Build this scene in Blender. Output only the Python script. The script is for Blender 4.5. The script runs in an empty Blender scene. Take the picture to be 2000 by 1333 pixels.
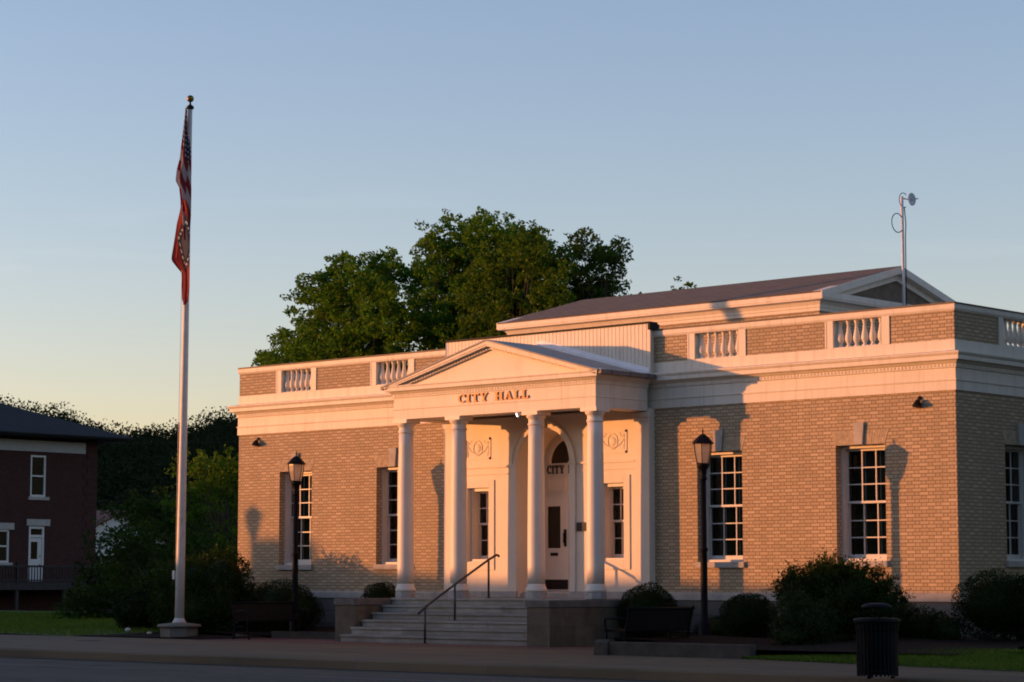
import bpy, math, random
import numpy as np
from mathutils import Vector, Quaternion
R = math.radians
PI = math.pi
random.seed(7)
RNG = np.random.default_rng(11)
S = bpy.context.scene
COL = S.collection

# ------------------------------------------------------------------ materials
def new_mat(name):
    m = bpy.data.materials.new(name); m.use_nodes = True
    nt = m.node_tree
    return m, nt, nt.nodes['Principled BSDF']

def N(nt, typ, **kw):
    n = nt.nodes.new(typ)
    for k, v in kw.items(): setattr(n, k, v)
    return n

def math_node(nt, op, a, b=None, c=None, clamp=False):
    n = nt.nodes.new('ShaderNodeMath'); n.operation = op; n.use_clamp = clamp
    for i, v in enumerate((a, b, c)):
        if v is None: continue
        if isinstance(v, (int, float)): n.inputs[i].default_value = v
        else: nt.links.new(v, n.inputs[i])
    return n.outputs[0]

def mix_col(nt, fac, a, b, blend='MIX'):
    n = nt.nodes.new('ShaderNodeMix'); n.data_type = 'RGBA'; n.blend_type = blend
    for i, v in ((0, fac), (6, a), (7, b)):
        if isinstance(v, (int, float)): n.inputs[i].default_value = v
        elif isinstance(v, tuple): n.inputs[i].default_value = v if len(v) == 4 else (*v, 1)
        else: nt.links.new(v, n.inputs[i])
    return n.outputs[2]

def ramp(nt, val, lo, hi):
    n = nt.nodes.new('ShaderNodeMapRange'); n.inputs[1].default_value = lo; n.inputs[2].default_value = hi
    nt.links.new(val, n.inputs[0]); return n.outputs[0]

def noise(nt, vec, scale, detail=4, rough=.6):
    n = nt.nodes.new('ShaderNodeTexNoise'); n.inputs['Scale'].default_value = scale
    n.inputs['Detail'].default_value = detail; n.inputs['Roughness'].default_value = rough
    if vec is not None: nt.links.new(vec, n.inputs['Vector'])
    return n.outputs[0]

def add_bump(nt, bsdf, height, strength=.3, dist=.01):
    b = nt.nodes.new('ShaderNodeBump'); b.inputs['Strength'].default_value = strength
    b.inputs['Distance'].default_value = dist
    nt.links.new(height, b.inputs['Height']); nt.links.new(b.outputs[0], bsdf.inputs['Normal'])

def pmat(name, col, rough=.6, var=.12, scale=2.5, metal=0., bump=0., bscale=40., stain=None, stain_scale=.8, stain_lo=.55, stain_hi=.75, spec=.4):
    m, nt, b = new_mat(name)
    tc = N(nt, 'ShaderNodeTexCoord').outputs['Object']
    f = ramp(nt, noise(nt, tc, scale, 5), .3, .7)
    c = mix_col(nt, f, tuple(x*(1-var) for x in col), tuple(min(1, x*(1+var)) for x in col))
    if stain:
        mp = N(nt, 'ShaderNodeMapping'); mp.inputs['Scale'].default_value = (1, 1, .35)
        nt.links.new(tc, mp.inputs[0])
        s = ramp(nt, noise(nt, mp.outputs[0], stain_scale*3, 6, .7), stain_lo, stain_hi)
        c = mix_col(nt, math_node(nt, 'MULTIPLY', s, .6), c, stain)
    nt.links.new(c, b.inputs['Base Color'])
    b.inputs['Roughness'].default_value = rough; b.inputs['Metallic'].default_value = metal
    b.inputs['Specular IOR Level'].default_value = spec
    if bump: add_bump(nt, b, noise(nt, tc, bscale, 4), bump, .01)
    return m

def brick_mat(name, c_lo, c_hi, c_mortar, course=.0705, st=.215, hd=.105, joint=.011, bump=.5):
    """Flemish bond in metres on the UV map."""
    m, nt, b = new_mat(name)
    uv = N(nt, 'ShaderNodeUVMap').outputs[0]
    sx = N(nt, 'ShaderNodeSeparateXYZ'); nt.links.new(uv, sx.inputs[0])
    u, v = sx.outputs[0], sx.outputs[1]
    per = st + hd
    rv = math_node(nt, 'DIVIDE', v, course)
    row = math_node(nt, 'FLOOR', rv)
    fv = math_node(nt, 'MULTIPLY', math_node(nt, 'SUBTRACT', rv, row), course)
    odd = math_node(nt, 'MODULO', math_node(nt, 'ADD', row, 1000.), 2.)
    uu = math_node(nt, 'ADD', u, math_node(nt, 'MULTIPLY', odd, per/2))
    ru = math_node(nt, 'DIVIDE', uu, per)
    cell = math_node(nt, 'FLOOR', ru)
    fu = math_node(nt, 'MULTIPLY', math_node(nt, 'SUBTRACT', ru, cell), per)
    ish = math_node(nt, 'GREATER_THAN', fu, st)
    # distance to the nearest vertical joint
    d1 = math_node(nt, 'ABSOLUTE', math_node(nt, 'SUBTRACT', fu, st))
    d2 = math_node(nt, 'MINIMUM', fu, math_node(nt, 'SUBTRACT', per, fu))
    dv = math_node(nt, 'MINIMUM', fv, math_node(nt, 'SUBTRACT', course, fv))
    d = math_node(nt, 'MINIMUM', math_node(nt, 'MINIMUM', d1, d2), dv)
    fac = math_node(nt, 'SMOOTHSTEP' if False else 'DIVIDE', math_node(nt, 'SUBTRACT', d, joint*.35), joint*.45, clamp=True)
    cid = N(nt, 'ShaderNodeCombineXYZ')
    nt.links.new(math_node(nt, 'ADD', math_node(nt, 'MULTIPLY', cell, 2.), ish), cid.inputs[0]); nt.links.new(row, cid.inputs[1])
    wn = N(nt, 'ShaderNodeTexWhiteNoise'); wn.noise_dimensions = '2D'; nt.links.new(cid.outputs[0], wn.inputs['Vector'])
    c = mix_col(nt, math_node(nt, 'POWER', wn.outputs[0], 1.3), c_lo, c_hi)
    c = mix_col(nt, math_node(nt, 'MULTIPLY', ish, .35), c, tuple(x*.82 for x in c_lo))
    big = ramp(nt, noise(nt, uv, .55, 6, .65), .35, .7)
    c = mix_col(nt, math_node(nt, 'MULTIPLY', big, .32), c, tuple(x*.62 for x in c_lo))
    fine = noise(nt, uv, 60, 3)
    c = mix_col(nt, math_node(nt, 'MULTIPLY', ramp(nt, fine, .4, .75), .22), c, tuple(x*.55 for x in c_lo))
    c = mix_col(nt, fac, c_mortar, c)
    wm = N(nt, 'ShaderNodeMapping'); wm.inputs['Scale'].default_value = (1.6, .22, 1); nt.links.new(uv, wm.inputs[0])
    streak = ramp(nt, noise(nt, wm.outputs[0], 1.1, 6, .7), .48, .72)
    c = mix_col(nt, math_node(nt, 'MULTIPLY', streak, .30), c, tuple(x*.55 for x in c_lo))
    nt.links.new(c, b.inputs['Base Color'])
    b.inputs['Roughness'].default_value = .85; b.inputs['Specular IOR Level'].default_value = .25
    h = math_node(nt, 'ADD', fac, math_node(nt, 'MULTIPLY', fine, .35))
    add_bump(nt, b, h, bump, .008)
    return m

def along_streaks(mat, amt=.35, sc=(.03, .9, .9), lo=.42, hi=.7, dark=.55):
    nt = mat.node_tree; b = nt.nodes['Principled BSDF']; src = b.inputs['Base Color'].links[0].from_socket
    g = N(nt, 'ShaderNodeNewGeometry'); mp = N(nt, 'ShaderNodeMapping'); mp.inputs['Scale'].default_value = sc
    nt.links.new(g.outputs['Position'], mp.inputs[0])
    f = ramp(nt, noise(nt, mp.outputs[0], 1.6, 6, .65), lo, hi)
    dk = mix_col(nt, 1., src, (dark, dark, dark), 'MULTIPLY')
    nt.links.new(mix_col(nt, math_node(nt, 'MULTIPLY', f, amt), src, dk), b.inputs['Base Color'])
    return mat
def block_mat(name, c_lo, c_hi, c_mortar, bw=.6, bh=.3, joint=.008, offset=.5, rough=.8, big_amt=.35, stain=(.2,.15,.1), bump=.4, ss=2.2):
    m, nt, b = new_mat(name)
    uv = N(nt, 'ShaderNodeUVMap').outputs[0]
    br = N(nt, 'ShaderNodeTexBrick'); br.offset = offset
    nt.links.new(uv, br.inputs['Vector'])
    br.inputs['Color1'].default_value = (*c_lo, 1); br.inputs['Color2'].default_value = (*c_hi, 1)
    br.inputs['Mortar'].default_value = (*c_mortar, 1); br.inputs['Scale'].default_value = 1
    br.inputs['Mortar Size'].default_value = joint; br.inputs['Brick Width'].default_value = bw
    br.inputs['Row Height'].default_value = bh
    s = ramp(nt, noise(nt, uv, ss, 7, .7), .42, .72)
    c = mix_col(nt, math_node(nt, 'MULTIPLY', s, big_amt), br.outputs[0], stain)
    f = noise(nt, uv, 70, 3)
    c = mix_col(nt, math_node(nt, 'MULTIPLY', ramp(nt, f, .4, .7), .3), c, tuple(x*.6 for x in c_lo))
    nt.links.new(c, b.inputs['Base Color']); b.inputs['Roughness'].default_value = rough
    b.inputs['Specular IOR Level'].default_value = .3
    add_bump(nt, b, math_node(nt, 'SUBTRACT', f, br.outputs[1]), bump, .006)
    return m

def leaf_mat(name, c_lo, c_hi, trans=.35, rough=.55):
    m, nt, b = new_mat(name)
    g = N(nt, 'ShaderNodeNewGeometry')
    at = N(nt, 'ShaderNodeAttribute'); at.attribute_name = 'clump'
    f = math_node(nt, 'ADD', math_node(nt, 'MULTIPLY', g.outputs['Random Per Island'], .55), math_node(nt, 'MULTIPLY', at.outputs['Fac'], .45))
    c = mix_col(nt, f, c_lo, c_hi)
    nt.links.new(c, b.inputs['Base Color']); b.inputs['Roughness'].default_value = rough
    b.inputs['Specular IOR Level'].default_value = .1
    t = N(nt, 'ShaderNodeBsdfTranslucent'); nt.links.new(mix_col(nt, .5, c, (c_hi[0]*1.3, c_hi[1]*1.4, c_hi[2])), t.inputs[0])
    mx = N(nt, 'ShaderNodeMixShader'); mx.inputs[0].default_value = trans
    nt.links.new(b.outputs[0], mx.inputs[1]); nt.links.new(t.outputs[0], mx.inputs[2])
    nt.links.new(mx.outputs[0], nt.nodes['Material Output'].inputs['Surface'])
    return m

BRICK = brick_mat('buff_brick', (.45, .342, .215), (.605, .465, .305), (.20, .145, .088), joint=.0145, bump=.28)
FRIEZE2 = pmat('grey_painted_board', (.40, .39, .375), .6, .08, 4)  # white frieze in a darker tone than the other trim
GUTTER = pmat('gutter_grey', (.12, .115, .115), .5, .15, 8)
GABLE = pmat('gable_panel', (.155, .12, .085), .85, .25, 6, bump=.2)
BRICK_ARCH = pmat('arch_brick', (.43, .335, .22), .85, .3, 9, bump=.3)
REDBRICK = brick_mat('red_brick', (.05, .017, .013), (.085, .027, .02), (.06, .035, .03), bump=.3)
WHITE = pmat('white_paint', (.69, .625, .52), .55, .05, 1.6, bump=.05, bscale=25, stain=(.46, .40, .32), stain_scale=.7, stain_lo=.56, stain_hi=.85)
WHITE2 = pmat('white_column_paint', (.71, .65, .55), .5, .04, 2, bump=.03, stain=(.5, .45, .38), stain_scale=.9, stain_lo=.6, stain_hi=.9)
SIDING = pmat('siding_paint', (.64, .585, .49), .5, .05, 2, stain=(.45, .4, .33))
TRIM = pmat('window_white', (.62, .59, .535), .45, .04, 4)
def band_mat():
    m = pmat('painted_band', (.69, .625, .52), .55, .05, 1.6, bump=.05, bscale=25, stain=(.46, .40, .32), stain_scale=.7, stain_lo=.56, stain_hi=.85)
    nt = m.node_tree; b = nt.nodes['Principled BSDF']; src = b.inputs['Base Color'].links[0].from_socket
    uv = N(nt, 'ShaderNodeUVMap').outputs[0]; sx = N(nt, 'ShaderNodeSeparateXYZ'); nt.links.new(uv, sx.inputs[0])
    seam = math_node(nt, 'LESS_THAN', math_node(nt, 'FRACT', math_node(nt, 'DIVIDE', math_node(nt, 'ADD', sx.outputs[0], .35), 2.36)), .006)
    mp = N(nt, 'ShaderNodeMapping'); mp.inputs['Scale'].default_value = (5.5, .45, 1); nt.links.new(uv, mp.inputs[0])
    st = ramp(nt, noise(nt, mp.outputs[0], 1.2, 5, .65), .50, .74)
    c = mix_col(nt, math_node(nt, 'MULTIPLY', st, .42), src, (.40, .34, .26))
    mp2 = N(nt, 'ShaderNodeMapping'); mp2.inputs['Scale'].default_value = (1.3, 4, 1); nt.links.new(uv, mp2.inputs[0])
    ch = ramp(nt, noise(nt, mp2.outputs[0], 2.4, 6, .75), .66, .72)
    c = mix_col(nt, math_node(nt, 'MULTIPLY', ch, .45), c, (.30, .25, .19))
    c = mix_col(nt, math_node(nt, 'MULTIPLY', seam, .32), c, (.22, .18, .14))
    nt.links.new(c, b.inputs['Base Color'])
    return m
BAND = band_mat()
STONE = pmat('limestone', (.40, .365, .32), .8, .16, 5, bump=.25, bscale=30, stain=(.2, .18, .15), stain_scale=.8)
PLINTHM = pmat('plinth_stone', (.36, .34, .31), .8, .18, 7, bump=.2)
FOUND = block_mat('foundation_stone', (.12, .108, .095), (.175, .16, .14), (.06, .052, .045), .9, .3, stain=(.09, .075, .06))
CHEEK = block_mat('cheek_stone', (.125, .098, .066), (.165, .13, .09), (.09, .075, .055), .62, .4, .004, stain=(.055, .042, .028), big_amt=.75)
CAPST = pmat('cap_stone', (.125, .112, .098), .85, .25, 5, bump=.3, bscale=30, stain=(.05, .047, .042))
LOWWALL = pmat('old_edging', (.055, .048, .038), .9, .3, 4, bump=.3, bscale=30, stain=(.04, .036, .03))
STEP = block_mat('granite_step', (.27, .258, .225), (.38, .362, .315), (.16, .15, .14), 1.25, .157, .0, .37, stain=(.17, .125, .08), big_amt=.8, ss=1.1)
METALROOF = pmat('membrane_roof', (.36, .34, .30), .7, .15, 2, spec=.15, stain=(.2, .18, .16))
FLASH = pmat('flashing_white', (.74, .74, .75), .5, .08, 5)
DARKFLASH = pmat('dark_flashing', (.10, .075, .055), .6, .2, 6)
SHINGLE = block_mat('shingle_roof', (.15, .112, .078), (.21, .158, .112), (.08, .06, .045), .3, .14, .01, stain=(.16, .12, .09), big_amt=.4)
BLACK = pmat('black_iron', (.0045, .005, .0065), .55, .2, 6, spec=.10)
BLACKM = pmat('black_fixture', (.008, .0075, .007), .6, .2, 6, spec=.15)
RAILM = pmat('rail_iron', (.03, .028, .024), .4, .3, 10, spec=.5)
BRONZE = pmat('bronze_letters', (.16, .085, .04), .45, .25, 12, metal=.5)
DARKLET = pmat('dark_letters', (.05, .03, .02), .5, .2, 12)
PLAQUE = pmat('plaque_bronze', (.045, .043, .042), .6, .2, 12, spec=.2)
KICK = pmat('kick_plate', (.02, .012, .01), .6, .2, 12, spec=.2)
CONC = pmat('concrete_old', (.165, .148, .122), .85, .15, 3, bump=.3, bscale=35, stain=(.16, .14, .12))
WALK = block_mat('pavement_concrete', (.142, .102, .050), (.167, .12, .06), (.055, .041, .022), 1.5, 1.5, .028, 0, stain=(.085, .066, .056), big_amt=.6, ss=.9)
PAVER = block_mat('red_pavers', (.125, .056, .044), (.175, .078, .06), (.085, .06, .05), .2, .1, .008, stain=(.11, .075, .062), big_amt=.4)
KERBM = block_mat('kerb_stone', (.146, .102, .052), (.171, .122, .064), (.10, .085, .075), 3.0, .6, .01, 0, stain=(.12, .09, .07), big_amt=.5)
ASPH = pmat('asphalt', (.080, .066, .043), .9, .16, .7, bump=.35, bscale=90, stain=(.046, .043, .037), stain_scale=.2)
TAR = pmat('tar', (.022, .02, .018), .8, .3, 6)
along_streaks(ASPH, .8); along_streaks(WALK, .8, (.08, 1.1, 1)); along_streaks(KERBM, .7, (.15, 1, 1))
LINE = pmat('worn_line_paint', (.17, .168, .165), .8, .3, 9)
SOIL = pmat('mulch', (.019, .013, .009), .95, .5, 14, bump=.8, bscale=60, spec=.08)
TURF = pmat('turf', (.060, .095, .010), .95, .3, 3, bump=.6, bscale=70)
GRASSM = leaf_mat('grass_blades', (.055, .095, .008), (.11, .17, .018), .25)
EARTH = pmat('earth', (.035, .035, .02), .95, .4, .3, bump=.4)
BARK = pmat('bark', (.06, .048, .038), .95, .35, 12, bump=.7, bscale=30)
ROCK = pmat('pale_rock', (.5, .49, .47), .8, .15, 9, bump=.3)
POLE = pmat('pole_white', (.54, .515, .47), .45, .1, 5, stain=(.12, .10, .085), stain_scale=1.0, stain_lo=.56, stain_hi=.70)
GOLD = pmat('gilt', (.18, .12, .035), .4, .2, 9, metal=.8)
STEEL = pmat('galvanised', (.60, .59, .58), .5, .1, 9, metal=.0)
DISH = pmat('grey_dish', (.62, .64, .66), .7, .1, 9, spec=.2)
WALLB = pmat('shop_brick', (.12, .05, .035), .9, .3, 4)
WOODD = pmat('dark_wood', (.035, .028, .024), .8, .3, 6)
ROOFD = block_mat('dark_shingle', (.012, .012, .014), (.022, .022, .025), (.008, .008, .009), .4, .2, .01, stain=(.02, .02, .022))
ROOFR = pmat('rust_roof', (.14, .05, .04), .7, .2, 3)

def glass_mat(name, col, rough=.04, spec=.5):
    m, nt, b = new_mat(name)
    tc = N(nt, 'ShaderNodeTexCoord').outputs['Object']
    f = ramp(nt, noise(nt, tc, .9, 2), .35, .65)
    nt.links.new(mix_col(nt, f, tuple(x*.5 for x in col), col), b.inputs['Base Color'])
    b.inputs['Roughness'].default_value = rough; b.inputs['Specular IOR Level'].default_value = spec
    add_bump(nt, b, noise(nt, tc, 1.6, 1), .06, .02)
    return m
GLASS = glass_mat('dark_glass', (.012, .012, .011))
def pane_mat():
    m, nt, b = new_mat('clear_pane')
    tr = N(nt, 'ShaderNodeBsdfTransparent'); tr.inputs[0].default_value = (.62, .62, .6, 1)
    gl = N(nt, 'ShaderNodeBsdfGlossy'); gl.inputs['Roughness'].default_value = .015; gl.inputs[0].default_value = (.8, .8, .8, 1)
    tc = N(nt, 'ShaderNodeTexCoord').outputs['Object']
    bp = N(nt, 'ShaderNodeBump'); bp.inputs['Strength'].default_value = .10; bp.inputs['Distance'].default_value = .02
    nt.links.new(noise(nt, tc, 2.2, 1), bp.inputs['Height']); nt.links.new(bp.outputs[0], gl.inputs['Normal'])
    fr = N(nt, 'ShaderNodeFresnel'); fr.inputs[0].default_value = 1.45
    mx = N(nt, 'ShaderNodeMixShader'); nt.links.new(fr.outputs[0], mx.inputs[0])
    nt.links.new(tr.outputs[0], mx.inputs[1]); nt.links.new(gl.outputs[0], mx.inputs[2])
    nt.links.new(mx.outputs[0], nt.nodes['Material Output'].inputs['Surface'])
    return m
PANE = pane_mat()
PANE_BACK = pmat('dark_blind', (.10, .092, .052), .9, .5, 2, spec=.1)  # sheet behind the panes; olive tone stands in for their reflections
GLASS2 = glass_mat('reflecting_glass', (.02, .022, .012), .06)

def emit_mat(name, col, e):
    m, nt, b = new_mat(name)
    b.inputs['Base Color'].default_value = (*col, 1)
    b.inputs['Emission Color'].default_value = (*col, 1); b.inputs['Emission Strength'].default_value = e
    return m
LAMPON = emit_mat('lit_lamp', (1, .95, .88), 2.2)

def lantern_glass():
    m, nt, b = new_mat('lantern_glass')
    b.inputs['Base Color'].default_value = (.62, .54, .46, 1); b.inputs['Roughness'].default_value = .25
    t = N(nt, 'ShaderNodeBsdfTranslucent'); t.inputs[0].default_value = (.75, .68, .6, 1)
    tr = N(nt, 'ShaderNodeBsdfTransparent'); tr.inputs[0].default_value = (.8, .78, .75, 1)
    mx = N(nt, 'ShaderNodeMixShader'); mx.inputs[0].default_value = .5
    nt.links.new(b.outputs[0], mx.inputs[1]); nt.links.new(t.outputs[0], mx.inputs[2])
    m2 = N(nt, 'ShaderNodeMixShader'); m2.inputs[0].default_value = .3
    nt.links.new(mx.outputs[0], m2.inputs[1]); nt.links.new(tr.outputs[0], m2.inputs[2])
    nt.links.new(m2.outputs[0], nt.nodes['Material Output'].inputs['Surface'])
    return m
LGLASS = lantern_glass()

# ------------------------------------------------------------------ mesh builder
def ID(u, d, z): return (u, d, z)
class MB:
    def __init__(s): s.v = []; s.f = []; s.smooth = []
    def face(s, pts, sm=False):
        i = len(s.v); s.v += [tuple(p) for p in pts]; s.f.append(tuple(range(i, i+len(pts)))); s.smooth.append(sm)
    def mesh(s, verts, faces, sm=False):
        i = len(s.v); s.v += [tuple(p) for p in verts]
        for f in faces: s.f.append(tuple(i+k for k in f)); s.smooth.append(sm)
        return s
    def box(s, x0, x1, y0, y1, z0, z1, P=None):
        c = [(x0,y0,z0),(x1,y0,z0),(x1,y1,z0),(x0,y1,z0),(x0,y0,z1),(x1,y0,z1),(x1,y1,z1),(x0,y1,z1)]
        if P: c = [P(*p) for p in c]
        return s.mesh(c, [(0,3,2,1),(4,5,6,7),(0,1,5,4),(1,2,6,5),(2,3,7,6),(3,0,4,7)])
    def prism(s, poly, axis, a, b, P=None):
        """poly: list of 2D points; axis 'x': pts (y,z); 'y': (x,z); 'z': (x,y)."""
        def mk(p, t):
            q = (t,p[0],p[1]) if axis == 'x' else (p[0],t,p[1]) if axis == 'y' else (p[0],p[1],t)
            return P(*q) if P else q
        n = len(poly); vs = [mk(p, a) for p in poly] + [mk(p, b) for p in poly]
        fs = [tuple(range(n))[::-1], tuple(range(n, 2*n))] + [(i, (i+1) % n, n+(i+1) % n, n+i) for i in range(n)]
        return s.mesh(vs, fs)
    def lathe(s, prof, c=(0,0,0), seg=24, sm=True, rot=0., axis=None):
        vs = []; fs = []
        n = len(prof)
        q = Vector((0,0,1)).rotation_difference(Vector(axis)) if axis else None
        for r, z in prof:
            for k in range(seg):
                a = rot + 2*PI*k/seg
                p = Vector((r*math.cos(a), r*math.sin(a), z))
                if q: p = q @ p
                vs.append((c[0]+p.x, c[1]+p.y, c[2]+p.z))
        for i in range(n-1):
            for k in range(seg):
                k2 = (k+1) % seg
                fs.append((i*seg+k, i*seg+k2, (i+1)*seg+k2, (i+1)*seg+k))
        s.mesh(vs, fs, sm)
        i0 = len(s.v)-len(vs)
        s.f.append(tuple(i0+k for k in range(seg))[::-1]); s.smooth.append(False)
        s.f.append(tuple(i0+(n-1)*seg+k for k in range(seg))); s.smooth.append(False)
        return s
    def tube(s, pts, r, seg=8, sm=True):
        pts = [Vector(p) for p in pts]; n = len(pts)
        rs = r if isinstance(r, (list, tuple)) else [r]*n
        vs = []; fs = []; up = Vector((0,0,1))
        prev = None
        for i, p in enumerate(pts):
            t = (pts[min(i+1, n-1)] - pts[max(i-1, 0)]).normalized()
            if prev is None:
                a = t.cross(up)
                if a.length < 1e-3: a = t.cross(Vector((1,0,0)))
                a.normalize()
            else:
                a = (prev - t*prev.dot(t)).normalized()
            prev = a; b = t.cross(a)
            for k in range(seg):
                g = 2*PI*k/seg
                q = p + (a*math.cos(g) + b*math.sin(g))*rs[i]
                vs.append(tuple(q))
        for i in range(n-1):
            for k in range(seg):
                k2 = (k+1) % seg
                fs.append((i*seg+k, i*seg+k2, (i+1)*seg+k2, (i+1)*seg+k))
        fs.append(tuple(range(seg))[::-1]); fs.append(tuple((n-1)*seg+k for k in range(seg)))
        return s.mesh(vs, fs, sm)
    def sweep(s, prof, path, closed=False):
        """prof: list of (out, z); path: 2D corners, outward = right-hand side of travel; mitred."""
        n = len(path); rows = []
        for i, p in enumerate(path):
            p = Vector(p)
            if closed or 0 < i < n-1:
                a = (Vector(path[i]) - Vector(path[i-1])).normalized(); b = (Vector(path[(i+1) % n]) - p).normalized()
            elif i == 0: a = b = (Vector(path[1]) - p).normalized()
            else: a = b = (p - Vector(path[i-1])).normalized()
            na = Vector((a.y, -a.x)); nb = Vector((b.y, -b.x))
            m = na + nb; m = m / max(1e-6, m.dot(na)) if m.length > 1e-6 else na
            rows.append([(p.x+m.x*o, p.y+m.y*o, z) for o, z in prof])
        k = len(prof); vs = [q for r in rows for q in r]; fs = []
        for i in range(n if closed else n-1):
            j = (i+1) % n
            for t in range(k-1): fs.append((i*k+t, j*k+t, j*k+t+1, i*k+t+1))
        if not closed:
            fs.append(tuple(range(k))); fs.append(tuple((n-1)*k+t for t in range(k))[::-1])
        return s.mesh(vs, fs)

def wloc(o):
    p = Vector((0,0,0))
    while o: p += o.location; o = o.parent
    return p

def obj(name, mb, mat, parent=None, loc=None, bevel=0., label=None):
    """Link one mesh; builder verts are world coordinates, kept local to the thing's origin."""
    off = wloc(parent) if parent else Vector(loc or (0,0,0))
    v = np.array(mb.v, dtype=np.float64).reshape(-1, 3)
    me = bpy.data.meshes.new(name)
    me.from_pydata((v - np.array(off)).tolist(), [], mb.f)
    me.update()
    # box-projected UVs in metres from the world position
    uvl = me.uv_layers.new(name='UVMap')
    nl = len(me.loops); li = np.empty(nl, dtype=np.int32); me.loops.foreach_get('vertex_index', li)
    co = v[li]
    nm = np.empty(len(me.polygons)*3); me.polygons.foreach_get('normal', nm); nm = np.abs(nm.reshape(-1, 3))
    lt = np.empty(len(me.polygons), dtype=np.int32); me.polygons.foreach_get('loop_total', lt)
    ln = np.repeat(nm, lt, axis=0)
    ax = np.argmax(ln, axis=1)
    uv = np.where((ax == 0)[:, None], co[:, [1, 2]], np.where((ax == 1)[:, None], co[:, [0, 2]], co[:, [0, 1]]))
    uvl.data.foreach_set('uv', uv.astype(np.float32).ravel())
    me.polygons.foreach_set('use_smooth', np.array(mb.smooth, dtype=bool))
    me.materials.append(mat)
    o = bpy.data.objects.new(name, me); COL.objects.link(o)
    if parent: o.parent = parent
    else: o.location = off
    if bevel:
        w = o.modifiers.new('edge', 'BEVEL'); w.width = bevel; w.segments = 2; w.limit_method = 'ANGLE'
    if label: o['label'] = label
    return o

def thing(name, label, cat, loc=(0,0,0), group=None):
    o = bpy.data.objects.new(name, None); COL.objects.link(o); o.location = loc
    o.empty_display_size = .3
    o['label'] = label; o['category'] = cat
    if group: o['group'] = group
    return o

def tag(o, label, cat, group=None, kind=None):
    o['label'] = label; o['category'] = cat
    if group: o['group'] = group
    if kind: o['kind'] = kind
    return o

def struct(name, mb, mat, kind='structure', **k):
    o = obj(name, mb, mat, **k); o['kind'] = kind
    return o

def copy_tree(o, parent=None):
    c = o.copy(); COL.objects.link(c)
    if parent: c.parent = parent
    for ch in list(o.children): copy_tree(ch, c)
    return c

# ------------------------------------------------------------------ foliage
def leaf_mesh(name, cen, size, mat, parent=None, loc=None, clump=None, aspect=.5, up_bias=0., sizes=None):
    n = len(cen)
    off = np.array(wloc(parent) if parent else Vector(loc or (0,0,0)))
    nrm = RNG.normal(size=(n, 3)); nrm[:, 2] = np.abs(nrm[:, 2]) + up_bias
    nrm /= np.linalg.norm(nrm, axis=1)[:, None]
    t = RNG.normal(size=(n, 3)); t -= nrm*np.sum(t*nrm, axis=1)[:, None]; t /= np.linalg.norm(t, axis=1)[:, None]
    b = np.cross(nrm, t)
    sz = (sizes if sizes is not None else size)*(RNG.uniform(.6, 1.25, n))
    L = (t*sz[:, None]); W = b*(sz*aspect)[:, None]; bend = nrm*(sz*.18)[:, None]
    v = np.empty((n, 4, 3))
    v[:, 0] = cen - L*.5 - bend; v[:, 1] = cen + W*.5; v[:, 2] = cen + L*.5 - bend; v[:, 3] = cen - W*.5
    v = (v - off).reshape(-1, 3)
    me = bpy.data.meshes.new(name)
    me.vertices.add(4*n); me.vertices.foreach_set('co', v.ravel().astype(np.float32))
    me.loops.add(4*n); me.loops.foreach_set('vertex_index', np.arange(4*n, dtype=np.int32))
    me.polygons.add(n); me.polygons.foreach_set('loop_start', np.arange(0, 4*n, 4, dtype=np.int32))
    me.update(calc_edges=True); me.validate()
    if clump is not None:
        a = me.attributes.new('clump', 'FLOAT', 'POINT'); a.data.foreach_set('value', np.repeat(clump, 4).astype(np.float32))
    me.materials.append(mat)
    o = bpy.data.objects.new(name, me); COL.objects.link(o)
    if parent: o.parent = parent
    else: o.location = tuple(off)
    return o

def clump_points(clumps, per, shell=.55, flat=.8):
    P = []; C = []
    for (x, y, z, r) in clumps:
        n = int(per*r*r)
        d = RNG.normal(size=(n, 3)); d /= np.linalg.norm(d, axis=1)[:, None]
        rr = r*(shell + (1-shell)*RNG.random(n)**.8)*(1+.12*RNG.normal(size=n))
        p = d*rr[:, None]; p[:, 2] *= flat
        P.append(p + np.array([x, y, z])); C.append(np.full(n, RNG.random()))
    return np.concatenate(P), np.concatenate(C)

def tree(name, label, cat, base, trunk_top, clumps, per, leaf, mat, group=None, trunk_r=.25, aspect=.5, sub=True, shell=.45):
    t = thing(name, label, cat, base, group)
    b = Vector(base); tt = Vector(trunk_top)
    mb = MB()
    mid = b.lerp(tt, .5) + Vector((.12, .1, 0))
    mb.tube([b, b.lerp(mid, .5), mid, tt], [trunk_r, trunk_r*.8, trunk_r*.65, trunk_r*.4], 10)
    for (x, y, z, r) in clumps:
        c = Vector((x, y, z))
        s0 = b.lerp(tt, min(1., max(.3, (z-2.2-b.z)/max(.1, tt.z-b.z)*random.uniform(.55, .95))))
        m = s0.lerp(c, .55) + Vector((0, 0, -.08*(c-s0).length))
        mb.tube([s0, m, c], [trunk_r*.2, trunk_r*.1, trunk_r*.03], 5)
    obj('trunk', mb, BARK, t)
    cl = list(clumps)
    if sub:                      # break every clump into ragged little sprays
        out = []
        for (x, y, z, r) in clumps:
            k = int(8+14*r)
            for _ in range(k):
                d = Vector((random.gauss(0,1), random.gauss(0,1), random.gauss(0,1))).normalized()
                q = r*random.uniform(.35, 1.36)
                out.append((x+d.x*q, y+d.y*q, z+d.z*q*.85, r*random.uniform(.22, .42)))
        cl = out
    P, C = clump_points(cl, per, shell, .7)
    leaf_mesh('crown', P, leaf, mat, t, clump=C, aspect=aspect)
    return t

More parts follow.
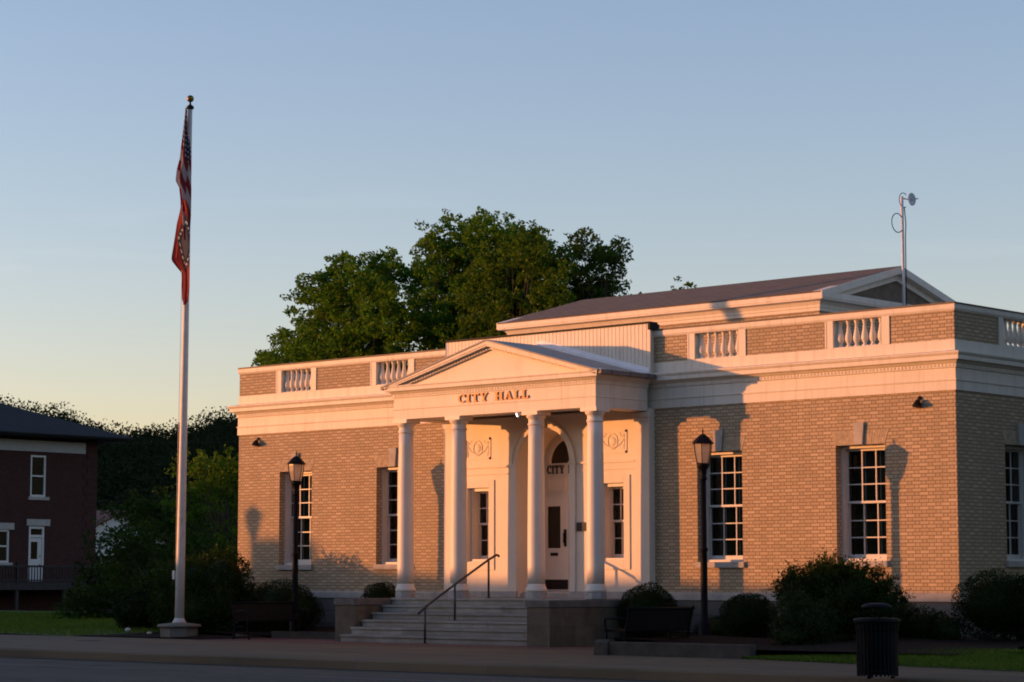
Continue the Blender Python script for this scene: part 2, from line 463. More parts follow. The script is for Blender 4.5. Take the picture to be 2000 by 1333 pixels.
# ------------------------------------------------------------------ city hall
FX0, FX1, FY, BY = -10.45, 10.46, 38.8, 52.4
hall = thing('city_hall', 'single storey buff brick city hall with white columned portico and balustraded parapet', 'building', (0, 45, 0))
def Pf(u, d, z): return (u, FY+d, z)            # front wall
def Pr(u, d, z): return (FX1-d, u, z)           # right side wall
def Pl(u, d, z): return (FX0+d, u, z)
def Pp(u, d, z): return (u, 38.63+d, z)         # pavilion wall

def wall_holes(mb, P, u0, u1, z0, z1, holes, depth):
    us = sorted({u0, u1, *[h[0] for h in holes], *[h[1] for h in holes]})
    zs = sorted({z0, z1, *[h[2] for h in holes], *[h[3] for h in holes]})
    for a, b in zip(us, us[1:]):
        for c, d in zip(zs, zs[1:]):
            m, n = (a+b)/2, (c+d)/2
            if any(h[0] < m < h[1] and h[2] < n < h[3] for h in holes): continue
            mb.face([P(a,0,c), P(b,0,c), P(b,0,d), P(a,0,d)])
    for a, b, c, d in holes:
        mb.face([P(a,0,c), P(a,depth,c), P(a,depth,d), P(a,0,d)]); mb.face([P(b,0,c), P(b,depth,c), P(b,depth,d), P(b,0,d)])
        mb.face([P(a,0,d), P(b,0,d), P(b,depth,d), P(a,depth,d)]); mb.face([P(a,0,c), P(b,0,c), P(b,depth,c), P(a,depth,c)])

def window(P, u0, u1, z0, z1, cols, rows, rev=.17, sill=True, parent=None, fr=.05, dep=.14):
    f = MB()                                     # box frame lining the reveal behind the brick
    d0, d1 = rev, rev+dep+.16
    f.box(u0+.002, u0+fr, d0, d1, z0, z1, P); f.box(u1-fr, u1-.002, d0, d1, z0, z1, P)
    f.box(u0+fr, u1-fr, d0, d1, z1-fr*1.2, z1-.002, P); f.box(u0+fr, u1-fr, d0-.03, d1, z0+.002, z0+.05, P)
    for a in (u0+fr, u1-fr-.022): f.box(a, a+.022, rev+dep-.035, rev+dep-.012, z0+.05, z1-fr*1.2, P)
    fo = obj('window', f, TRIM, parent)
    zm = (z0+z1)/2 + .02
    a, b = u0+fr, u1-fr
    for up in (True, False):
        s0, s1 = (zm-.02, z1-fr*1.2) if up else (z0+.05, zm+.02)
        e0 = rev+dep-.01 if up else rev+dep+.035; e1 = e0+.04
        s = MB(); st = .042; br = .045 if up else .085
        s.box(a, a+st, e0, e1, s0, s1, P); s.box(b-st, b, e0, e1, s0, s1, P)
        s.box(a+st, b-st, e0, e1, s1-.045, s1, P); s.box(a+st, b-st, e0, e1, s0, s0+br, P)
        ga, gb, g0, g1 = a+st, b-st, s0+br, s1-.045
        for k in range(1, cols):
            x = ga+(gb-ga)*k/cols; s.box(x-.011, x+.011, e0+.004, e1-.004, g0, g1, P)
        for k in range(1, rows):
            z = g0+(g1-g0)*k/rows; s.box(ga, gb, e0+.005, e1-.005, z-.011, z+.011, P)
        obj('sash', s, TRIM, fo)
        g = MB(); g.face([P(ga-.01, e0+.028, g0-.01), P(gb+.01, e0+.028, g0-.01), P(gb+.01, e0+.028, g1+.01), P(ga-.01, e0+.028, g1+.01)])
        obj('pane', g, PANE, fo)
    if cols > 2:                                 # inner storm sash: only its uprights show through the glass
        s = MB(); e0 = rev+dep+.13
        s.box(a, b, e0, e0+.02, z0+.05, z0+.09, P); s.box(a, b, e0, e0+.02, zm-.012, zm+.012, P); s.box(a, b, e0, e0+.02, z1-.12, z1-.08, P)
        for k in (1, 2):
            x = a+(b-a)*k/3; s.box(x-.012, x+.012, e0+.002, e0+.018, z0+.05, z1-.08, P)
        obj('storm_sash', s, TRIM, fo)
        g = MB(); g.face([P(u0, rev+dep+.30, z0), P(u1, rev+dep+.30, z0), P(u1, rev+dep+.30, z1), P(u0, rev+dep+.30, z1)])
        obj('dark_blind', g, PANE_BACK, fo)
    if sill:
        s = MB(); s.box(u0-.04, u1+.06, -.06, rev, z0-.12, z0-.002, P)
        obj('sill', s, STONE, fo, bevel=.006)
    return fo

def jack_arch(P, uc, w, z0, parent):
    ko = MB(); ko.prism([(uc-.085, z0), (uc+.085, z0), (uc+.125, z0+.44), (uc-.125, z0+.44)], 'y', -.055, .02, P)
    obj('keystone', ko, STONE, parent, bevel=.005)
    h = .29
    for sgn in (-1, 1):
        v = MB(); n = 9
        for k in range(n):
            a0 = .10 + (w/2-.0-.10)*k/n + .004; a1 = .10 + (w/2-.10)*(k+1)/n - .004
            f = lambda a: a*(1 + .17)
            q = [(uc+sgn*a0, z0), (uc+sgn*a1, z0), (uc+sgn*f(a1), z0+h), (uc+sgn*f(a0), z0+h)]
            v.prism(q, 'y', -.007, .02, P)
        obj('flat_arch', v, BRICK_ARCH, parent)

WZ0, WZ1 = 1.70, 4.0
WC = [-8.32, -4.89, 4.75, 8.25]; WW = 1.17
SWC = [41.17, 44.6, 48.0]
front_holes = [(c-WW/2, c+WW/2, WZ0, WZ1) for c in WC]
side_holes = [(c-WW/2, c+WW/2, WZ0, WZ1) for c in SWC]
w = MB()
wall_holes(w, Pf, FX0, -3.0, 1.05, 4.98, front_holes[:2], .45)
wall_holes(w, Pf, 3.0, FX1, 1.05, 4.98, front_holes[2:], .45)
wall_holes(w, Pr, FY, BY, 1.05, 4.98, side_holes, .45)
wall_holes(w, Pl, FY, BY, 1.05, 4.98, [], .3)
w.face([(FX0, BY, 1.05), (FX1, BY, 1.05), (FX1, BY, 4.98), (FX0, BY, 4.98)])
obj('brick_wall', w, BRICK, hall)
for c in WC: window(Pf, c-WW/2, c+WW/2, WZ0, WZ1, 3, 3, parent=hall); jack_arch(Pf, c, WW, WZ1, hall)
for c in SWC: window(Pr, c-WW/2, c+WW/2, WZ0, WZ1, 3, 3, parent=hall); jack_arch(Pr, c, WW, WZ1, hall)
# dark room behind the panes
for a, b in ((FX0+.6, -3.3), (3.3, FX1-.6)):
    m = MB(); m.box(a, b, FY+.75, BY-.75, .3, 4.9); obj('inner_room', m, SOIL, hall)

# base courses
ring = [(FX0, BY), (FX0, FY), (FX1, FY), (FX1, BY)]       # outward is the right-hand side of travel
ring = ring[:]
def ring_sweep(prof, close=True):
    m = MB(); m.sweep(prof, [(FX0, FY), (FX1, FY), (FX1, BY), (FX0, BY)], True); return m
obj('water_table', ring_sweep([(0, 1.07), (.035, 1.055), (.055, 1.04), (.055, .91), (0, .905)]), STONE, hall)
obj('foundation', ring_sweep([(0, .905), (.022, .903), (.022, -.1)]), FOUND, hall)
# main entablature and cornice
prof = [(0, 4.972), (.03, 4.972), (.03, 5.15), (.045, 5.155), (.05, 5.185), (.022, 5.192), (.022, 5.40), (.045, 5.408), (.05, 5.42), (.05, 5.485),
        (.075, 5.50), (.10, 5.53), (.115, 5.545), (.175, 5.55), (.18, 5.56), (.18, 5.635), (.195, 5.65), (.215, 5.685), (.215, 5.705), (.02, 5.745), (0, 5.745)]
m = ring_sweep(prof)
k = 0
x = FX0+.03
while x < FX1:
    if not (-2.9 < x < 2.9): m.box(x, x+.045, FY-.062, FY-.048, 5.432, 5.478)
    x += .083
y = FY
while y < FY+6: m.box(FX1+.048, FX1+.062, y, y+.045, 5.432, 5.478); y += .083
obj('cornice', m, BAND, hall)
# parapet
T = .30
OPF = [(-8.87, -7.78), (-5.50, -4.40), (4.13, 5.285), (7.648, 8.806)]
OPS = [(40.62, 41.76), (44.0, 45.15), (47.4, 48.55)]
m = ring_sweep([(0, 5.74), (.012, 5.742), (.012, 5.955), (-T, 5.957), (-T, 5.74)]); obj('parapet_base', m, BAND, hall)
c = ring_sweep([(0, 6.515), (.012, 6.517), (.022, 6.54), (.03, 6.56), (.03, 6.66), (-T-.03, 6.665), (-T-.03, 6.515), (0, 6.515)]); obj('coping', c, BAND, hall)
c = ring_sweep([(.036, 6.645), (.036, 6.682), (-T-.04, 6.69), (-T-.04, 6.645), (.036, 6.645)]); obj('coping_flashing', c, DARKFLASH, hall)
m = MB()
def solid(a0, a1, P):
    q = MB(); q.box(a0, a1, 0, T-.05, 5.955, 6.518, P); obj('parapet_panel', q, BRICK, hall)
PW = .185
def runs(lo, hi, ops):
    out = []; p = lo
    for a, b in ops: out.append((p, a-PW)); p = b+PW
    out.append((p, hi)); return out
for a, b in runs(FX0, FX1, OPF):
    if b > a: solid(a, b, Pf)
for a, b in runs(FY+T-.05, BY-T, OPS): solid(a, b, Pr)
q = MB(); q.box(FX0, FX0+T-.05, FY+T, BY, 5.955, 6.518); obj('parapet_panel', q, BRICK, hall)
q = MB(); q.box(FX0+T, FX1, BY-T+.05, BY, 5.955, 6.518); obj('parapet_panel', q, BRICK, hall)
bal_prof = [(.052, 0), (.052, .05), (.036, .06), (.032, .085), (.05, .11), (.068, .155), (.072, .2), (.064, .26), (.046, .34), (.034, .43), (.03, .47), (.042, .48), (.042, .497), (.034, .505), (.05, .525), (.054, .563)]
def balustrade(a, b, P):
    f = MB(); f.box(a+.001, b-.001, -.006, T-.05, 5.9575, 5.972, P)
    fo = obj('balustrade', f, WHITE, hall)
    for u0, u1, v0, v1 in ((a-PW, a, a-PW-.002, a-PW+.03), (b, b+PW, b+PW-.03, b+PW+.002)):
        q = MB(); q.box(u0, u1, -.014, T-.04, 5.957, 6.516, P); q.box(v0, v1, -.022, -.013, 5.957, 6.516, P)
        obj('post', q, WHITE, fo)
    for k in range(6):
        u = a+(b-a)*(k+.5)/6
        q = MB(); q.lathe(bal_prof, P(u, T/2-.03, 5.955), 14)
        obj('baluster', q, WHITE, fo)
for a, b in OPF: balustrade(a, b, Pf)
for a, b in OPS: balustrade(a, b, Pr)
m = MB(); m.box(FX0+T-.1, FX1-T+.1, FY+T-.1, BY-T+.1, 5.6, 5.80); obj('flat_roof', m, METALROOF, hall)

# raised attic with its own gabled roof
AX, AY0, AY1 = 4.66, 42.62, 48.62; EZ = 7.70; SL = .25; AYC = (AY0+AY1)/2
zr = 8.52
def slope(y): return 7.70 + (zr-7.70)*(1-abs(y-AYC)/(AYC-42.4))
m = MB(); m.box(-AX, AX, AY0, AY1, 5.8, 7.30)
m.prism([(AY0+.15, 7.62), (AY1-.15, 7.62), (AYC, slope(AYC)-.13)], 'x', -AX-.005, AX+.005)
obj('attic_wall', m, BRICK, hall)
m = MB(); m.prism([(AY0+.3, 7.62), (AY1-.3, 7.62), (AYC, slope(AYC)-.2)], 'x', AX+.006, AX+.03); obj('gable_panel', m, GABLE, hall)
m = MB()
pr = [(0, 7.29), (.03, 7.29), (.03, 7.36), (.05, 7.37), (.05, 7.42), (.09, 7.50), (.22, 7.525), (.22, 7.56), (.235, 7.565), (.235, 7.70), (.0, 7.71)]
m.sweep(pr, [(-AX, AY0), (AX, AY0), (AX, AY1), (-AX, AY1)], True)
for sx in (-1, 1):               # raking cornices on both gables
    for s in (-1, 1):
        y0 = AYC + s*(AYC-AY0+.22); z0 = slope(AYC-(AYC-AY0+.22))
        xa, xb = (AX-.02, AX+.246) if sx > 0 else (-AX-.246, -AX+.02)
        m.prism([(y0, z0+.008), (AYC, zr+.045), (AYC, zr-.12), (y0+s*.012, z0-.16), (y0+s*.012, z0+.006)], 'x', xa, xb)
        xa, xb = (AX-.02, AX+.09) if sx > 0 else (-AX-.09, -AX+.02)
        m.prism([(y0-s*.25, z0-.09), (AYC, zr-.115), (AYC, zr-.28), (y0-s*.25, z0-.24)], 'x', xa, xb)
obj('attic_cornice', m, BAND, hall)
m = MB()
for s in (-1, 1):
    y0 = AYC + s*(AYC-AY0+.24); z0 = 7.70
    m.prism([(y0, z0+.0), (AYC, zr+.055), (AYC, zr+.02), (y0, z0-.03)], 'x', -AX-.21, AX+.21)
obj('attic_roof', m, SHINGLE, hall)

# boarded false front between parapets
SY = 38.62
m = MB(); m.box(-3.02, 3.02, SY, FY+.02, 5.74, 6.80)
x = -3.02
while x < 3.0:
    m.box(x+.004, x+.098, SY-.012, SY+.001, 5.75, 6.79); x += .107
obj('boarded_panel', m, SIDING, hall)
m = MB(); m.box(-3.06, 3.06, SY-.03, FY+.08, 6.795, 6.84); m.box(3.02, 3.075, SY-.03, FY+.12, 6.66, 6.80)
obj('boarded_panel_cap', m, BLACKM, hall)

# ---------------------------------------------------------------- portico
PX0, PX1, PYF = -3.0, 2.96, 36.93
m = MB()
eprof = [(-.44, 4.92), (0, 4.92), (0, 5.125), (.012, 5.128), (.016, 5.15), (.002, 5.158), (.002, 5.40), (.022, 5.408), (.026, 5.425), (.026, 5.485),
         (.05, 5.50), (.075, 5.53), (.09, 5.545), (.15, 5.548), (.155, 5.56), (.155, 5.625), (.17, 5.66), (.17, 5.675), (-.44, 5.69)]
m.sweep(eprof + [eprof[0]], [(PX0, SY+.02), (PX0, PYF), (PX1, PYF), (PX1, SY+.02)][::1])
x = PX0+.02
while x < PX1-.02: m.box(x, x+.045, PYF-.038, PYF-.024, 5.435, 5.478); x += .083
y = PYF+.02
while y < SY: m.box(PX1+.024, PX1+.038, y, y+.045, 5.435, 5.478); y += .083
ent = obj('entablature', m, BAND, hall)
m = MB(); m.box(PX0+.43, PX1-.43, PYF+.43, SY+.02, 5.02, 5.10); obj('portico_ceiling', m, WHITE, hall)
# pediment
PXC = (PX0+PX1)/2; HW = 3.16; AZ = 6.49; RZ = 5.69
m = MB()
m.prism([(PXC-HW+.25, 5.68), (PXC+HW-.25, 5.68), (PXC, AZ-.16)], 'y', PYF+.02, PYF+.3)
tymp = obj('pediment', m, WHITE, hall)
m = MB(); sl = (AZ-RZ)/HW
def rake(off0, off1, y0, y1, ins=0.):
    for s in (-1, 1):
        xo = PXC+s*(HW-ins); zo = RZ+ins*sl
        m.prism([(xo, zo+off0), (PXC, AZ+off0), (PXC, AZ+off1), (xo, zo+off1)], 'y', y0, y1)
rake(.0, -.075, PYF-.17, PYF+.3); rake(-.075, -.11, PYF-.155, PYF+.02, .05); rake(-.105, -.17, PYF-.05, PYF+.03, .3)
for s in (-1, 1):
    L = math.hypot(HW, AZ-RZ); n = int((HW-.7)/.085)
    for k in range(n):
        xx = PXC+s*(.1+k*.085); zz = AZ - abs(xx-PXC)*sl
        m.box(xx, xx+.045, PYF-.064, PYF-.045, zz-.160, zz-.115)
obj('raking_cornice', m, BAND, hall)
m = MB()
for s in (-1, 1):
    m.prism([(PXC+s*(HW+.03), RZ-.01), (PXC, AZ+.035), (PXC, AZ+.005), (PXC+s*(HW+.02), RZ-.045)], 'y', PYF-.19, SY-.013)
proof = obj('portico_roof', m, METALROOF, hall)
for s in (-1, 1):
    m = MB(); x0 = PXC+s*(HW+.035)
    m.box(min(x0, x0+s*.07), max(x0, x0+s*.07), PYF-.16, SY-.02, RZ-.095, RZ-.005)
    for k in range(3): m.box(min(x0, x0+s*.085), max(x0, x0+s*.085), PYF+.2+k*.6, PYF+.225+k*.6, RZ-.10, RZ)
    obj('gutter', m, GUTTER, proof)
m = MB()
for s in (-1, 1):
    m.prism([(PXC+s*(HW-.02), RZ+.03), (PXC, AZ+.065), (PXC, AZ+.03), (PXC+s*(HW-.02), RZ)], 'y', SY-.30, SY-.014)
    m.prism([(PXC+s*(HW-.1), RZ+.15), (PXC, AZ+.155), (PXC, AZ+.04), (PXC+s*(HW-.1), RZ+.01)], 'y', SY-.025, SY-.013)
obj('roof_flashing', m, FLASH, hall)
# columns
CY = 37.11
def column(cx):
    s = MB()
    prof = [(.186, 1.245), (.187, 1.6), (.186, 2.2)]
    for k in range(1, 9):
        t = k/8; prof.append((.186-.021*t**1.4, 2.2+2.42*t))
    s.lathe(prof, (cx, CY, 0), 36)
    so = obj('column', s, WHITE2, hall)
    b = MB(); b.lathe([(.20, 1.075), (.222, 1.085), (.232, 1.11), (.228, 1.14), (.212, 1.165), (.205, 1.175), (.205, 1.19), (.196, 1.21), (.188, 1.246)], (cx, CY, 0), 36)
    obj('base', b, WHITE2, so)
    p = MB(); p.lathe([(.245, .94), (.245, 1.075)], (cx, CY, 0), 8, False, PI/8); obj('plinth', p, PLINTHM, so)
    c = MB(); c.lathe([(.165, 4.615), (.182, 4.622), (.186, 4.64), (.18, 4.655), (.166, 4.662), (.166, 4.75), (.175, 4.758), (.20, 4.785), (.213, 4.815), (.215, 4.835)], (cx, CY, 0), 36)
    c.box(cx-.222, cx+.222, CY-.222, CY+.222, 4.834, 4.9185); obj('capital', c, WHITE2, so)
for cx in (-2.79, -1.15, 1.135, 2.79): column(cx)
# letters
def arc_pts(cx, cz, r0x, r0z, a0, a1, n=14):
    return [(cx+r0x*math.cos(a0+(a1-a0)*k/n), cz+r0z*math.sin(a0+(a1-a0)*k/n)) for k in range(n+1)]
def letter(mb, ch, x, z, h, y0, y1, sx=1.):
    """one slab-serif capital with its left edge at x; returns advance."""
    st = h*.20; sr = h*.10; th = h*.11
    def bx(a, b, c, d): mb.box(x+a*h*sx, x+b*h*sx, y0, y1, z+c*h, z+d*h)
    def quad(p): mb.prism([(x+a*h*sx, z+b*h) for a, b in p], 'y', y0, y1)
    if ch == 'I':
        bx(.10, .31, .1, .9); bx(0, .41, 0, .1); bx(0, .41, .9, 1); return .41
    if ch == 'T':
        bx(.29, .50, .1, .88); bx(.18, .61, 0, .1); bx(0, .79, .88, 1); bx(0, .10, .70, .88); bx(.69, .79, .70, .88); return .79
    if ch == 'L':
        bx(.10, .31, .11, .9); bx(0, .70, 0, .11); bx(0, .41, .9, 1); bx(.60, .70, .11, .34); return .70
    if ch == 'H':
        for o in (0, .50):
            bx(o+.08, o+.29, .1, .9); bx(o, o+.37, 0, .1); bx(o, o+.37, .9, 1)
        bx(.29, .58, .45, .56); return .87
    if ch == 'A':
        quad([(.10, .1), (.20, .1), (.46, .86), (.40, 1)]); quad([(.52, .1), (.76, .1), (.50, 1), (.40, 1)])
        bx(.24, .60, .28, .38); bx(0, .30, 0, .1); bx(.44, .86, 0, .1); return .86
    if ch == 'Y':
        bx(.30, .51, .1, .45); bx(.20, .61, 0, .1)
        quad([(.30, .45), (.42, .45), (.28, .9), (.06, .9)]); quad([(.40, .45), (.51, .45), (.74, .9), (.62, .9)])
        bx(0, .36, .9, 1); bx(.54, .82, .9, 1); return .82
    if ch == 'C':
        n = 18; a0, a1 = .62, 2*PI-.62
        po = arc_pts(.42, .5, .42, .51, a0, a1, n); pi_ = arc_pts(.46, .5, .26, .40, a0, a1, n)
        for k in range(n): quad([po[k], po[k+1], pi_[k+1], pi_[k]])
        bx(.66, .76, .62, .98); return .78
    return .4
def lettering(word, xc, z, h, y0, y1, sx, gap, space, mat, parent):
    """one object per letter, centred on xc."""
    wd = {'C': .78, 'I': .41, 'T': .79, 'Y': .82, 'H': .87, 'A': .86, 'L': .70}
    tot = sum((wd[c]*sx if c != ' ' else space)+gap for c in word)-gap
    x = xc-tot*h/2
    for c in word:
        if c == ' ': x += (space+gap)*h; continue
        mb = MB(); letter(mb, c, x, z, h, y0, y1, sx); obj('letter', mb, mat, parent); x += (wd[c]*sx+gap)*h
lettering('CITY HALL', .055, 5.197, .185, PYF-.03, PYF+.0, 1.5, .20, .75, BRONZE, ent)

# entrance pavilion wall
AR, ASZ, FL = .78, 3.9, .942
m = MB()
wh = [(-2.31, -1.65, 1.75, 3.41), (1.65, 2.31, 1.75, 3.41)]
wall_holes(m, Pp, -3.02, -AR, FL, 4.975, [wh[0]], .45)
wall_holes(m, Pp, AR, 3.02, FL, 4.975, [wh[1]], .45)
na = 24
arc = [(AR*math.cos(PI*k/na), ASZ+AR*math.sin(PI*k/na)) for k in range(na+1)]
for k in range(na):
    (x0, z0), (x1, z1) = arc[k], arc[k+1]
    m.face([Pp(x0, 0, z0), Pp(x1, 0, z1), Pp(x1, 0, 4.975), Pp(x0, 0, 4.975)])
    m.face([Pp(x0, 0, z0), Pp(x1, 0, z1), Pp(x1, .9, z1), Pp(x0, .9, z0)])
for s in (-1, 1):
    m.face([Pp(s*AR, 0, FL), Pp(s*AR, .9, FL), Pp(s*AR, .9, ASZ), Pp(s*AR, 0, ASZ)])
    m.face([(s*3.02, 38.63, FL), (s*3.02, 38.82, FL), (s*3.02, 38.82, 4.975), (s*3.02, 38.63, 4.975)])
pav = obj('entrance_wall', m, WHITE, hall)
m = MB()                                       # pilasters, arch surround, bands
for s in (-1, 1):
    a, b = sorted((s*3.03, s*2.64))
    m.box(a, b, 38.59, 38.632, 1.08, 4.70); m.box(a-.015, b+.015, 38.575, 38.64, 4.70, 4.735); m.box(a-.03, b+.03, 38.555, 38.64, 4.79, 4.90); m.box(a-.01, b+.01, 38.58, 38.64, 4.735, 4.79)
    a, b = sorted((s*.782, s*.945)); m.box(a, b, 38.585, 38.632, 1.08, ASZ-.04)
    a, b = sorted((s*.770, s*.975)); m.box(a, b, 38.565, 38.633, ASZ-.04, ASZ+.02)
    a, b = sorted((s*1.0, s*2.62)); m.box(a, b, 38.60, 38.632, 3.85, 3.90); m.box(a, b, 38.61, 38.632, 3.70, 3.715)
    # window surround
    for (p, q, r, t) in ((1.48, 1.65, 1.55, 3.58), (2.31, 2.48, 1.55, 3.58), (1.65, 2.31, 3.41, 3.58), (1.65, 2.31, 1.55, 1.74)):
        a, b = sorted((s*p, s*q)); m.box(a, b, 38.606, 38.632, r, t)
for k in range(na):
    a0, a1 = PI*k/na, PI*(k+1)/na
    q = [(r*math.cos(a), ASZ+.02+r*math.sin(a)) for r, a in ((.782, a0), (.90, a0), (.90, a1), (.782, a1))]
    m.prism(q, 'y', 38.59, 38.632)
    q = [(r*math.cos(a), ASZ+.02+r*math.sin(a)) for r, a in ((.895, a0), (.94, a0), (.94, a1), (.895, a1))]
    m.prism(q, 'y', 38.565, 38.632)
m.box(-.09, .09, 38.54, 38.632, ASZ+.76, 4.93)
obj('arch_surround', m, WHITE, hall, bevel=.004)
m = MB(); 
for a, b in ((-3.04, -.79), (.79, 3.04)): m.box(a, b, 38.575, 38.65, FL, 1.08)
obj('entrance_plinth', m, PLINTHM, hall)
for h_ in wh: window(Pp, *h_, 2, 2, rev=.08, dep=.20, sill=False, parent=hall, fr=.06)
for a, b, c, d in wh:
    m = MB(); m.face([Pp(a, .5, c), Pp(b, .5, c), Pp(b, .5, d), Pp(a, .5, d)]); obj('dark_blind', m, PANE_BACK, hall)
def relief(xc):
    m = MB(); z0, z1 = 4.05, 4.55; a, b = xc-.40, xc+.40
    m.box(a, b, 38.617, 38.632, z0, z0+.05); m.box(a, b, 38.617, 38.632, z1-.05, z1)
    m.box(a, a+.05, 38.617, 38.632, z0, z1); m.box(b-.05, b, 38.617, 38.632, z0, z1)
    pts = [(xc+.135*math.cos(t), 38.631, 4.31+.165*math.sin(t)) for t in [2*PI*k/28 for k in range(29)]]
    m.tube(pts, .014, 8)
    m.lathe([(.10, 0), (.085, .008), (.03, .014)], (xc, 38.632, 4.31), 20, axis=(0, -1, 0))
    sw = [(xc+.29*math.sin(t), 38.629, 4.40-.22*math.cos(t)) for t in [-1.35+2.7*k/18 for k in range(19)]]
    m.tube(sw, [.007+.009*math.sin(PI*k/18) for k in range(19)], 8)
    for s in (-1, 1):
        for k, (dx, dz, r) in enumerate([(.30, .13, .035), (.33, .06, .028), (.29, .02, .024), (.32, -.05, .03), (.30, -.11, .022), (.31, -.16, .016), (.20, .16, .022), (.24, .12, .018)]):
            m.lathe([(r, 0), (r*.8, .008), (r*.3, .013)], (xc+s*dx, 38.632, 4.31+dz), 10, axis=(0, -1, 0))
        m.tube([(xc+s*.30, 38.631, 4.44), (xc+s*.33, 38.629, 4.3), (xc+s*.30, 38.631, 4.12)], .010, 6)
    obj('relief_panel', m, WHITE, hall)
relief(-2.0); relief(2.0)
m = MB(); m.box(.975, 1.27, 38.605, 38.635, 2.39, 2.58); obj('plaque', m, PLAQUE, hall, bevel=.004)
# recess: back wall, lunette, doors
BYW = 39.5
m = MB(); m.face([(-AR, BYW, 3.2), (AR, BYW, 3.2), (AR, BYW, 4.75), (-AR, BYW, 4.75)])
m.box(-AR, AR, BYW-.03, BYW+.02, 3.925, 3.945); m.box(-AR, AR, BYW-.02, BYW+.02, 3.66, 3.685); m.box(-AR, AR, BYW-.05, BYW+.02, 3.2, 3.25)
for s in (-1, 1):
    a, b = sorted((s*.62, s*.12)); m.box(a, b, BYW-.02, BYW+.01, 3.32, 3.345); m.box(a, b, BYW-.02, BYW+.01, 3.60, 3.625)
    m.box(a, a+.03, BYW-.02, BYW+.01, 3.345, 3.60); m.box(b-.03, b, BYW-.02, BYW+.01, 3.345, 3.60)
dw = obj('door_wall', m, WHITE, hall)
m = MB(); r = .53
m.prism([(r*math.cos(PI*k/20), 3.945+r*math.sin(PI*k/20)) for k in range(21)], 'y', BYW-.012, BYW+.01)
lun = obj('lunette', m, GLASS, hall)
m = MB()
for k in range(20):
    a0, a1 = PI*k/20, PI*(k+1)/20
    m.prism([(q*math.cos(a), 3.945+q*math.sin(a)) for q, a in ((r, a0), (r+.07, a0), (r+.07, a1), (r, a1))], 'y', BYW-.05, BYW+.01)
obj('lunette_frame', m, WHITE, lun)
lettering('CITY HALL', -.06, 3.715, .185, BYW-.028, BYW-.001, .86, .12, .42, DARKLET, dw)
def door(a, b, hinge_right):
    m = MB(); y0, y1 = BYW-.03, BYW+.02; z0, z1 = 1.1, 3.2
    ga, gb = (a+.135, b-.215) if not hinge_right else (a+.215, b-.135)
    g0, g1 = 2.02, 3.0
    m.box(a+.004, ga, y0, y1, z0, z1); m.box(gb, b-.004, y0, y1, z0, z1); m.box(ga, gb, y0, y1, g1, z1); m.box(ga, gb, y0, y1, z0, g0)
    m.box(ga-.015, ga+.02, y0-.012, y0, g0-.015, g1+.015); m.box(gb-.02, gb+.015, y0-.012, y0, g0-.015, g1+.015)
    m.box(ga+.02, gb-.02, y0-.012, y0, g1-.02, g1+.015); m.box(ga+.02, gb-.02, y0-.012, y0, g0-.015, g0+.02)
    d = obj('door', m, WHITE2, hall)
    g = MB(); g.face([(ga, BYW-.005, g0), (gb, BYW-.005, g0), (gb, BYW-.005, g1), (ga, BYW-.005, g1)]); obj('door_glass', g, GLASS, d)
    k = MB(); k.box(a+.02, b-.02, y0-.008, y0-.001, 1.12, 1.34); obj('kick_plate', k, KICK, d)
    hx = b-.10 if not hinge_right else a+.10
    h = MB(); h.box(hx-.035, hx+.035, y0-.015, y0-.001, 2.08, 2.46); h.tube([(hx, y0-.01, 2.14), (hx, y0-.06, 2.17), (hx, y0-.06, 2.37), (hx, y0-.01, 2.40)], .014, 8); obj('handle', h, BLACKM, d)
    s = MB(); s.box((ga+gb)/2-.11, (ga+gb)/2+.11, y0-.012, y0-.001, 1.87, 1.94); obj('mail_slot', s, KICK, d)
door(-.775, 0, False); door(0, .775, True)
m = MB(); m.box(-AR, AR, 38.72, 39.6, FL-.002, 1.02); m.box(-AR+.01, AR-.01, 39.1, 39.6, 1.02, 1.1); obj('threshold', m, STONE, hall)
# steps, porch floor, cheek walls
m = MB()
for k in range(6):
    y = 35.1+.32*k
    if k < 5: m.box(-2.8, 2.85, y, y+.32 if k < 5 else 38.7, -.1, .157*(k+1))
for k in range(6): pass
stp = MB(); rng = random.Random(3)
for k in range(6):
    y = 35.1+.32*k; z1 = .157*(k+1); y1 = y+.36 if k < 5 else 38.62
    xa, xb = (-2.795, 2.845) if k < 5 else (-2.85, 2.86)
    cuts = [xa] + sorted(xa+(xb-xa)*(j+rng.uniform(.3, .7))/4 for j in range(4)) + [xb]
    for a, b in zip(cuts, cuts[1:]):
        stp.box(a+.0015, b-.0015, y+rng.uniform(.028, .034), y1, z1-.157, z1-.052)
        stp.box(a+.0015, b-.0015, y-rng.uniform(0, .006), y1, z1-.050, z1-rng.uniform(0, .005))
obj('steps', stp, STEP, hall, bevel=.007)
m = MB(); m.box(-2.79, 2.84, 35.4, 38.6, -.05, .12); m.box(-2.79, 2.84, 36.5, 38.6, .12, .6); obj('step_core', m, FOUND, hall)
def cheek(x0, x1, y0):
    m = MB(); m.box(x0, x1, y0, 38.78, -.1, .78); o = obj('cheek_wall', m, CHEEK, hall, bevel=.006)
    c = MB(); c.box(x0-.025, x1+.025, y0-.03, 38.76, .782, .925); obj('cap', c, CAPST, o, bevel=.01)
cheek(-3.49, -2.86, 35.62); cheek(2.87, 3.48, 34.88)
